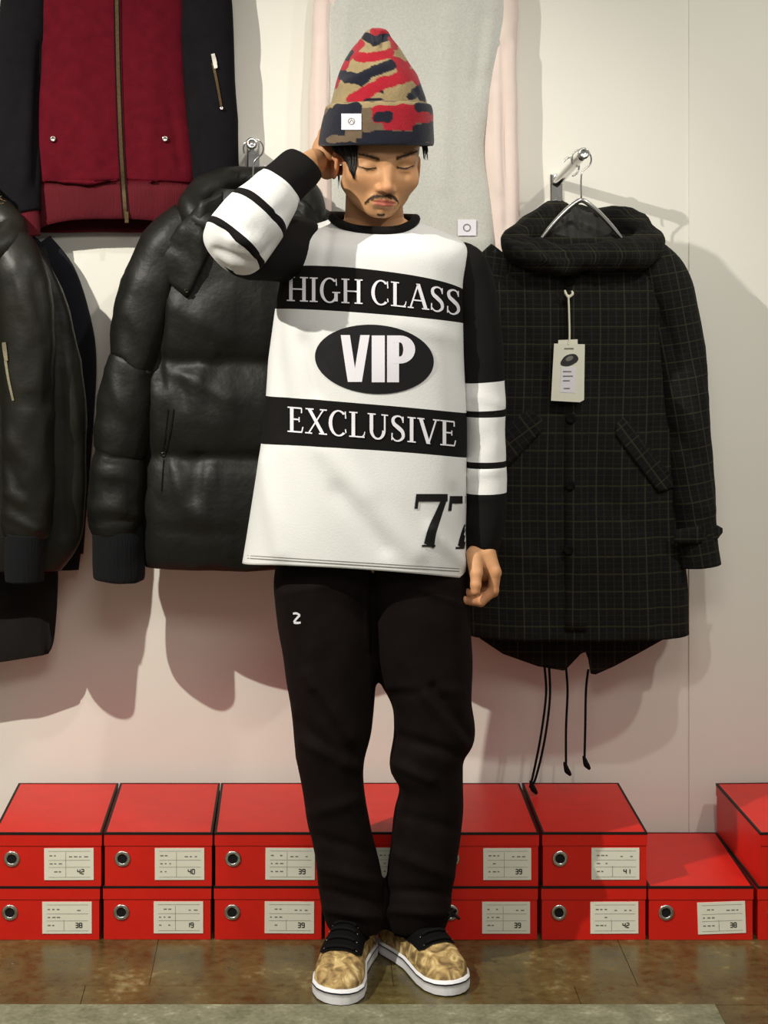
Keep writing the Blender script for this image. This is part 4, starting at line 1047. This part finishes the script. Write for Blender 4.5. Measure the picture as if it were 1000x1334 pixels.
for y, x0, x1 in ((484, 733, 744), (490, 733, 746), (496, 733, 742), (506, 734, 742), (454, 735, 747)):
    V, Fc = flatpoly([(x0, y - .7), (x1, y - .7), (x1, y + .7), (x0, y + .7)], Yt - .0082, .0003); b.add(V, Fc)
b.build('tag_print', M['ink'], tg, smooth=False)

# ------------------------------------------------------------------ black puffer jacket
FY = 3.885
puf = thing('puffer_jacket', 'black leather quilted puffer jacket with wide collar on wall hook', 'jacket', tuple(P(322, 740, FY)))
def puffY(y, seams):
    return 1.0
seams = [352, 470, 592, 735]
fk = []
rows = [(735, 190, .068), (722, 186, .080), (690, 184, .088), (650, 184, .090), (612, 186, .083), (592, 187, .070), (572, 186, .084), (530, 186, .092), (492, 188, .083), (470, 190, .070), (450, 190, .083), (410, 194, .088), (370, 200, .080), (340, 206, .074), (312, 216, .068), (285, 236, .060), (262, 262, .052), (248, 285, .046)]
for y, x, hd in rows: fk.append((y, x, y, 644 - x, FY, hd, 0))
V, Fc, mi = body(fk, 5, 96, 2.5, cap1=False)
fcr = [(318, 340, 320, 735, 3.5, -.006), (326, 340, 327, 735, 4, .004), (205, 350, 210, 500, 8, -.010), (215, 478, 300, 520, 8, .006), (225, 482, 245, 530, 7, -.006), (260, 485, 250, 530, 6, .006), (280, 480, 275, 540, 6, -.005), (218, 535, 212, 592, 3, -.006), (225, 600, 235, 640, 7, .006), (260, 595, 250, 650, 7, -.006), (280, 600, 260, 680, 7, .006), (205, 650, 215, 660, 6, -.003), (240, 650, 300, 720, 10, .005), (212, 690, 300, 695, 9, -.004), (230, 400, 300, 440, 12, .005), (240, 440, 260, 470, 6, -.005), (290, 440, 270, 470, 6, .005)]
V = wrinkle(V, Fc, .0045, (11, 11, 8), fcr, 51)
fb = mk('body', V, Fc, M['leather'], puf); FT = bvh(V, Fc)
for s in (1, -1):
    mx = lambda x: x if s > 0 else 644 - x
    kk2 = [(250, 288, FY, .046), (226, 316, FY - .004, .060), (200, 366, FY - .010, .062), (185, 420, FY - .015, .060), (176, 468, FY - .018, .052), (172, 478, FY - .018, .053), (164, 530, FY - .02, .059), (158, 580, FY - .02, .055), (156, 592, FY - .02, .050), (155, 604, FY - .02, .055), (152, 650, FY - .02, .059), (152, 680, FY - .02, .056), (153, 692, FY - .02, .050)]
    V, Fc, _ = tube([(mx(a), b_, c, d) for a, b_, c, d in kk2], 5, 40)
    V = wrinkle(V, Fc, .0055, (16, 16, 13), [(125, 610, 180, 625, 5, .006), (120, 640, 170, 632, 5, -.006), (122, 660, 175, 670, 5, .006), (118, 680, 170, 676, 4, -.005), (140, 480, 160, 530, 6, .005), (165, 400, 190, 460, 7, .005), (130, 540, 170, 560, 6, -.004)] if s > 0 else [], 60 + s)
    o = mk('sleeve', V, Fc, M['leather'], puf)
    V, Fc, _ = tube([(mx(153.5), 686, FY - .02, .051), (mx(154.5), 700, FY - .02, .053), (mx(155), 725, FY - .02, .054), (mx(156), 748, FY - .02, .053), (mx(156), 754, FY - .02, .050)], 6, 40)
    V = wrinkle(V, Fc, .003, (20, 20, 8), [], 66); mk('cuff', V, Fc, M['rib'], puf)
# collar roll and the two wide flaps
V, Fc, _ = tube([(252, 268, 3.850, .030), (272, 246, 3.885, .030), (300, 236, 3.925, .028), (330, 234, 3.945, .026), (362, 236, 3.925, .028), (390, 248, 3.885, .030), (404, 270, 3.845, .030), (385, 292, 3.817, .030), (345, 300, 3.810, .028), (300, 300, 3.810, .028), (265, 290, 3.823, .030)], 6, 26, closed=True)
V = wrinkle(V, Fc, .005, (16, 16, 16), [], 70); mk('collar', V, Fc, M['leather'], puf)
V, Fc = pxpoly([(250, 246), (285, 232), (330, 228), (375, 234), (410, 250)], [(250, 320), (330, 330), (410, 320)], lambda x, v: 3.955 - .10 * v, .012, 8, 0, 30); mk('lining', V, Fc, M['lining'], puf)
for s in (1, -1):
    mx = lambda x: x if s > 0 else 660 - x
    t_ = [(198, 348), (232, 296), (262, 262), (290, 250)]; bt = [(198, 352), (244, 388), (262, 350), (290, 300)]
    if s < 0: t_ = [(mx(x), y) for x, y in t_][::-1]; bt = [(mx(x), y) for x, y in bt][::-1]
    V, Fc = pxpoly(t_, bt, lambda x, v: 3.797 + .0006 * abs((x if s > 0 else 660 - x) - 262), .014, 10, 0, 36)
    V = wrinkle(V, Fc, .003, (20, 20, 20), [(225, 320, 262, 345, 5, -.004), (235, 300, 265, 310, 5, .004)], 77); mk('collar_flap', V, Fc, M['leather'], puf)
    for (x, y) in ((206, 353), (243, 379)):
        V, Fc = disc(P(mx(x), y, 3.822 if x < 220 else 3.797), (0, -1, 0), .0055, 14, .003); mk('snap', V, Fc, M['darksnap'], puf)
c = cast(FT, 213, 592, .004); V, Fc = disc(np.array(c), (0, -1, 0), .006, 14, .003); mk('pocket_snap', V, Fc, M['darksnap'], puf)
for ptsx in ([(219, 533), (216, 560), (212, 592)], [(226, 533), (222, 560), (215, 592)], [(213, 598), (210, 640)]):
    st_ = ribbon([(x, y, 1.3) for x, y in ptsx], 6); dv, df = decal(FT, [st_], .003); mk('pocket_welt', dv, df, M['cord'], puf, recalc=False)

# ------------------------------------------------------------------ burgundy zip sweatshirt
QY = 4.018
swt = thing('zip_sweatshirt', 'burgundy zip sweatshirt with black sleeves hanging high on the wall', 'sweatshirt', tuple(P(150, 300, QY)))
qk = [(303, 50, 303, 240, QY, .040, -.030), (296, 48, 294, 243, QY, .046, -.026), (272, 47, 270, 250, QY, .050, -.016), (243, 46, 243, 251, QY, .049, -.010), (235, 45, 235, 252, QY, .054, -.008), (190, 47, 190, 250, QY, .056, 0), (100, 54, 100, 242, QY, .056, 0), (20, 53, 20, 241, QY, .056, 0), (-60, 54, -60, 245, QY, .052, 0), (-120, 68, -120, 232, QY, .044, 0), (-150, 100, -150, 205, QY, .036, .006), (-160, 118, -160, 190, QY, .034, .012)]
V, Fc, mi = body(qk, 6, 84, 2.7, [1, 1, 1, 0, 0, 0, 0, 0, 0, 0, 0], cap0=False, cap1=False, ds=.72)
qcr = [(155, -150, 164, 300, 4, -.004), (100, 40, 110, 230, 14, .006), (135, 110, 120, 235, 10, .005), (200, 60, 190, 235, 14, .005), (222, 140, 235, 220, 4, -.005), (58, 120, 70, 220, 8, .004), (180, 150, 185, 230, 9, -.004), (85, 235, 150, 230, 5, .003), (50, 241, 250, 241, 3, -.004)]
V = wrinkle(V, Fc, .003, (7, 7, 4), qcr, 81)
qb = mk('body', V, Fc, [M['burgundy'], M['burgundy_rib']], swt, mi=mi); QT = bvh(V, Fc)
md = qb.modifiers.new('thickness', 'SOLIDIFY'); md.thickness = .004; md.offset = -1
zs = ribbon([(150, -150, 4.4), (152, 0, 4.4), (154, 100, 4.4), (158, 200, 4.4), (164, 290, 4.4)], 10); dv, df = decal(QT, [zs], .0035); mk('zip', dv, df, M['zip'], swt, recalc=False)
zs = [ribbon([(150 + k, -150, 1.6), (152 + k, 0, 1.6), (154 + k, 100, 1.6), (158 + k, 200, 1.6), (164 + k, 290, 1.6)], 10) for k in (-3.4, 3.4)]; dv, df = decal(QT, zs, .004); mk('zip_tape', dv, df, M['cord'], swt, recalc=False)
for (x, y) in ((69, 181), (215, 181)):
    c = cast(QT, x, y, .003); V, Fc = disc(np.array(c), (0, -1, 0), .0065, 16, .003); mk('snap', V, Fc, M['snap'], swt)
c = np.array(cast(QT, 165, 283, .006)); b = MB(); b.box(c - np.array((.004, .003, .012)), c + np.array((.004, .001, .012))); mkz = b.build('zip_pull', M['zip'], swt, smooth=False)
kr = [(236, -110, QY, .045), (262, -70, QY - .004, .052), (268, 0, QY - .006, .055), (271, 80, QY - .008, .056), (276, 160, QY - .006, .055), (281, 230, QY - .006, .052), (283, 262, QY - .006, .048)]
V, Fc, _ = tube(kr, 8, 40, flat=.62); V = wrinkle(V, Fc, .0035, (9, 9, 6), [(262, 20, 300, 60, 8, -.003), (250, 60, 256, 240, 6, -.006)], 91)
o = mk('sleeve', V, Fc, M['black_fleece'], swt); RT_ = bvh(V, Fc)
V, Fc, _ = tube([(283, 258, QY - .006, .046), (284, 275, QY - .006, .044), (284, 296, QY - .006, .042)], 5, 40, flat=.62); mk('cuff', V, Fc, M['burgundy_rib'], swt)
kl = [(64, -110, QY, .045), (40, -70, QY - .004, .050), (32, 0, QY - .006, .050), (26, 80, QY - .006, .052), (20, 160, QY - .012, .054), (22, 230, QY - .030, .050), (30, 278, QY - .040, .038)]
V, Fc, _ = tube(kl, 8, 40, flat=.62); V = wrinkle(V, Fc, .0035, (9, 9, 6), [(40, 100, 30, 240, 7, .005), (52, 60, 46, 240, 5, -.006)], 92); mk('sleeve', V, Fc, M['black_fleece'], swt)
V, Fc, _ = tube([(29, 276, QY - .040, .036), (31, 290, QY - .042, .035), (33, 309, QY - .044, .033)], 5, 40, flat=.62); mk('cuff', V, Fc, M['burgundy_rib'], swt)
zs = ribbon([(277, 82, 3.6), (282, 105, 3.4), (288, 138, 3.2)], 8); dv, df = decal(RT_, [zs], .003); mk('sleeve_zip', dv, df, M['zip'], swt, recalc=False)
zs = ribbon([(277, 70, 4.6), (279, 78, 5.4), (281, 89, 4.6)], 5); dv, df = decal(RT_, [zs], .005); mk('sleeve_zip_pull', dv, df, M['snap'], swt, recalc=False)
c = cast(RT_, 288.5, 141, .003); V, Fc = disc(np.array(c), (0, -1, 0), .004, 12, .003); mk('zip_stop', V, Fc, M['snap'], swt)

# ------------------------------------------------------------------ grey sweatshirt with pink sleeves
GY = 4.028
gsw = thing('sweatshirt', 'pale grey marl sweatshirt with pink sleeves on the wall behind the person', 'sweatshirt', tuple(P(545, 330, GY)))
gk = [(330, 436, 330, 640, GY, .034, 0), (315, 434, 315, 642, GY, .038, 0), (300, 433, 300, 642, GY, .036, 0), (250, 430, 250, 638, GY, .038, 0), (190, 428, 190, 630, GY, .040, 0), (120, 427, 120, 640, GY, .040, 0), (60, 426, 60, 660, GY, .042, 0), (0, 427, 0, 668, GY, .042, 0), (-60, 432, -60, 664, GY, .040, 0), (-110, 455, -110, 640, GY, .034, 0), (-135, 500, -135, 595, GY, .028, .01)]
V, Fc, mi = body(gk, 6, 84, 2.8, cap0=False, cap1=False, ds=.75)
V = wrinkle(V, Fc, .003, (7, 7, 3), [(585, 20, 575, 240, 12, .004), (632, 20, 620, 110, 8, -.005), (640, 10, 632, 90, 6, .004), (560, 160, 565, 300, 8, -.003), (450, 10, 448, 120, 7, .004), (527, 200, 528, 300, 4, -.003)], 101)
gb = mk('body', V, Fc, M['grey_marl'], gsw); GT = bvh(V, Fc)
md = gb.modifiers.new('thickness', 'SOLIDIFY'); md.thickness = .004; md.offset = -1
V, Fc, _ = tube([(640, -80, GY, .035), (655, 0, GY + .002, .030), (654, 60, GY + .002, .030), (652, 130, GY + .004, .034), (651, 200, GY + .005, .038), (655, 260, GY + .006, .034), (658, 315, GY + .008, .028), (660, 350, GY + .008, .026)], 8, 32, flat=.75)
V = wrinkle(V, Fc, .003, (9, 9, 4), [(655, 60, 660, 300, 3.5, -.007), (645, 120, 650, 250, 5, .004), (668, 60, 670, 300, 3, .004)], 103); mk('sleeve', V, Fc, M['pink'], gsw)
V, Fc, _ = tube([(450, -80, GY, .035), (428, 0, GY + .002, .030), (424, 80, GY + .002, .030), (421, 160, GY + .004, .032), (420, 240, GY + .005, .032), (420, 300, GY + .006, .030), (420, 345, GY + .006, .026)], 8, 32, flat=.75)
V = wrinkle(V, Fc, .003, (9, 9, 4), [(430, 0, 432, 290, 2.5, -.008), (415, 60, 412, 250, 4, .004)], 104); mk('sleeve', V, Fc, M['pink'], gsw)
st = [[((596 + 24 * q / 4, 286 + 21 * t), (596 + 24 * (q + 1) / 4, 286 + 21 * t)) for t in np.linspace(0, 1, 5)] for q in range(4)]
dv, df = decal(GT, st, .003); o = mk('hem_patch', dv, df, M['print_white'], gsw, recalc=False); o['label'] = 'small white square patch'
st = [[((608 + 5 * math.cos(a), 296.5 + 5 * math.sin(a)), (608 + 3.8 * math.cos(a), 296.5 + 3.8 * math.sin(a))) for a in np.linspace(0, 2 * PI, 25)]]
dv, df = decal(GT, st, .004); mk('patch_emblem', dv, df, M['ink'], gsw, recalc=False)
for lab, (x, y, Y), wd in (('hanger holding the burgundy zip sweatshirt', (153, -235, QY), .30), ('hanger holding the grey sweatshirt', (545, -215, GY), .30)):
    coat_hanger(lab, P(x, y, Y), wd, .14)
wall_hook('chrome wall hook above the burgundy sweatshirt', 153, -232, 153, -245, 3.93)
wall_hook('chrome wall hook above the grey sweatshirt', 545, -212, 546, -226, 3.95)

# ------------------------------------------------------------------ bomber jacket and the two coats behind it, at the edge of the frame
BY_ = 3.895
bom = thing('bomber_jacket', 'olive-black satin bomber jacket with zipped sleeve pocket and fur hood edge', 'jacket', tuple(P(-60, 740, BY_)))
bk = [(742, -190, 742, 78, BY_, .060, 0), (700, -215, 700, 104, BY_, .080, 0), (600, -225, 600, 112, BY_, .085, 0), (520, -222, 520, 110, BY_, .085, 0), (450, -214, 450, 100, BY_, .082, 0), (380, -195, 380, 80, BY_, .075, 0), (330, -165, 330, 56, BY_, .066, 0), (300, -125, 300, 28, BY_, .058, 0), (280, -95, 280, 5, BY_, .050, .01)]
V, Fc, mi = body(bk, 7, 84, 2.4, cap1=False, ds=.52)
V = wrinkle(V, Fc, .005, (10, 10, 7), [(75, 400, 80, 700, 7, -.006), (90, 480, 100, 560, 6, .005), (60, 340, 85, 420, 7, .004)], 111); mk('body', V, Fc, M['satin'], bom)
for s in (1, -1):
    mx = lambda x: x if s > 0 else -120 - x
    V, Fc, _ = tube([(mx(4), 318, BY_ - 0.017, .052), (mx(22), 350, BY_ - 0.038, .058), (mx(33), 410, BY_ - 0.051, .058), (mx(36), 480, BY_ - 0.056, .056), (mx(36), 560, BY_ - 0.058, .054), (mx(36), 630, BY_ - 0.058, .053), (mx(35), 680, BY_ - 0.056, .050), (mx(34), 697, BY_ - 0.056, .044)], 8, 40, flat=.85)
    V = wrinkle(V, Fc, .005, (14, 14, 10), [(8, 560, 30, 600, 6, .006), (6, 600, 28, 640, 5, -.006), (8, 640, 30, 655, 5, .006), (10, 670, 45, 690, 5, .005), (8, 440, 60, 436, 3, .004), (15, 525, 62, 520, 3, -.005), (60, 436, 62, 520, 3, -.004), (20, 350, 40, 420, 8, .005), (45, 360, 55, 420, 6, -.004)] if s > 0 else [], 113)
    o = mk('sleeve', V, Fc, M['satin'], bom)
    if s > 0: BT = bvh(V, Fc)
    V, Fc, _ = tube([(mx(34), 694, BY_ - 0.056, .044), (mx(33), 712, BY_ - 0.056, .043), (mx(32), 735, BY_ - 0.056, .042), (mx(32), 756, BY_ - 0.056, .040)], 5, 36); mk('cuff', V, Fc, M['rib'], bom)
zs = ribbon([(7, 470, 3.4), (11, 495, 3.2), (17, 522, 3)], 8); dv, df = decal(BT, [zs], .003); mk('sleeve_zip', dv, df, M['zipsilver'], bom, recalc=False)
zs = ribbon([(5, 446, 5), (6, 456, 5.5), (8, 470, 4.5)], 5); dv, df = decal(BT, [zs], .005); mk('sleeve_zip_pull', dv, df, M['zipsilver'], bom, recalc=False)
V, Fc, _ = tube([(-130, 300, BY_, .032), (-110, 270, BY_ + .02, .03), (-60, 256, BY_ + .04, .03), (-15, 270, BY_ + .02, .032), (14, 300, BY_, .034), (0, 322, BY_ - .05, .034), (-60, 330, BY_ - .06, .034), (-115, 322, BY_ - .05, .034)], 6, 24, closed=True)
V = wrinkle(V, Fc, .005, (16, 16, 16), [], 120); mk('hood', V, Fc, M['satin'], bom)
rt = []
for k in range(700):
    t = random.random(); A0 = np.array((-130, 285)) ; x = -128 + 126 * t; y = 262 - 22 * math.sin(PI * t) + random.uniform(-4, 8)
    p0 = P(x, y, BY_ + .05 * math.sin(PI * t) + random.uniform(-.01, .01)); d = np.array((random.uniform(-1, 1) + (t - .5) * 1.2, random.uniform(-1, .6), random.uniform(-.6, 1))); d *= random.uniform(.012, .022) / np.linalg.norm(d)
    rt.append([p0, p0 + d * .6, p0 + d + np.array((0, 0, -.004))])
o = strands('fur_trim', rt, .0012, bom, M['fur']); o['kind'] = 'stuff'
LY = 3.974
lc = thing('long_coat', 'long black wool coat hanging behind the bomber jacket', 'coat', tuple(P(-60, 865, LY)))
V, Fc, _ = body([(884, -190, 852, 63, LY, .050, 0), (850, -192, 830, 70, LY, .056, 0), (760, -192, 750, 74, LY, .060, 0), (600, -190, 600, 76, LY, .06, 0), (450, -185, 450, 72, LY, .06, 0), (360, -165, 360, 55, LY, .055, 0), (320, -130, 320, 30, LY, .05, 0)], 8, 60, 2.6, ds=.36)
V = wrinkle(V, Fc, .004, (8, 8, 4), [(60, 750, 64, 850, 5, -.006)], 130); mk('body', V, Fc, M['wool'], lc)
V, Fc, _ = tube([(30, 330, LY, .05), (48, 400, LY, .045), (50, 550, LY, .04), (48, 700, LY, .04)], 6, 24, flat=.42); mk('sleeve', V, Fc, M['wool'], lc)
V, Fc, _ = tube([(-135, 330, LY, .05), (-160, 400, LY, .045), (-165, 550, LY, .04), (-165, 700, LY, .04)], 6, 24, flat=.42); mk('sleeve', V, Fc, M['wool'], lc)
V, Fc, _ = tube([(-95, 322, LY, .02), (-60, 316, LY + .005, .015), (-15, 322, LY, .015), (-55, 332, LY - .008, .015)], 6, 14, closed=True); mk('collar', V, Fc, M['wool'], lc)
NY_ = 4.034
nj = thing('jacket', 'dark navy jacket hanging flat on the wall behind the long coat', 'jacket', tuple(P(-60, 742, NY_)))
V, Fc, _ = body([(742, -190, 742, 102, NY_, .040, 0), (700, -195, 690, 108, NY_, .042, 0), (600, -200, 600, 112, NY_, .044, 0), (500, -200, 500, 116, NY_, .044, 0), (420, -190, 420, 98, NY_, .042, 0), (350, -165, 350, 72, NY_, .04, 0), (312, -130, 312, 48, NY_, .034, 0), (295, -90, 295, 10, NY_, .03, 0)], 8, 60, 2.6, ds=.45)
V = wrinkle(V, Fc, .003, (8, 8, 5), [], 140); mk('body', V, Fc, M['navywool'], nj)
V, Fc, _ = tube([(48, 320, NY_, .036), (76, 360, NY_, .040), (97, 420, NY_, .037), (106, 470, NY_, .033), (104, 550, NY_, .030), (98, 640, NY_, .028), (92, 720, NY_, .028)], 8, 28, flat=.5); mk('sleeve', V, Fc, M['navywool'], nj)
V, Fc, _ = tube([(-150, 325, NY_, .036), (-185, 380, NY_, .040), (-205, 470, NY_, .033), (-205, 640, NY_, .028), (-200, 720, NY_, .028)], 8, 28, flat=.5); mk('sleeve', V, Fc, M['navywool'], nj)
wall_hook('chrome wall hook holding the bomber jacket and coats', -58, 205, -58, 195, 3.80)
for lab, Y, y in (('hanger inside the bomber jacket', BY_, 190), ('hanger inside the long black coat', LY, 196), ('hanger inside the navy jacket', NY_, 200)):
    coat_hanger(lab, P(-58, y, Y), .34, .17)
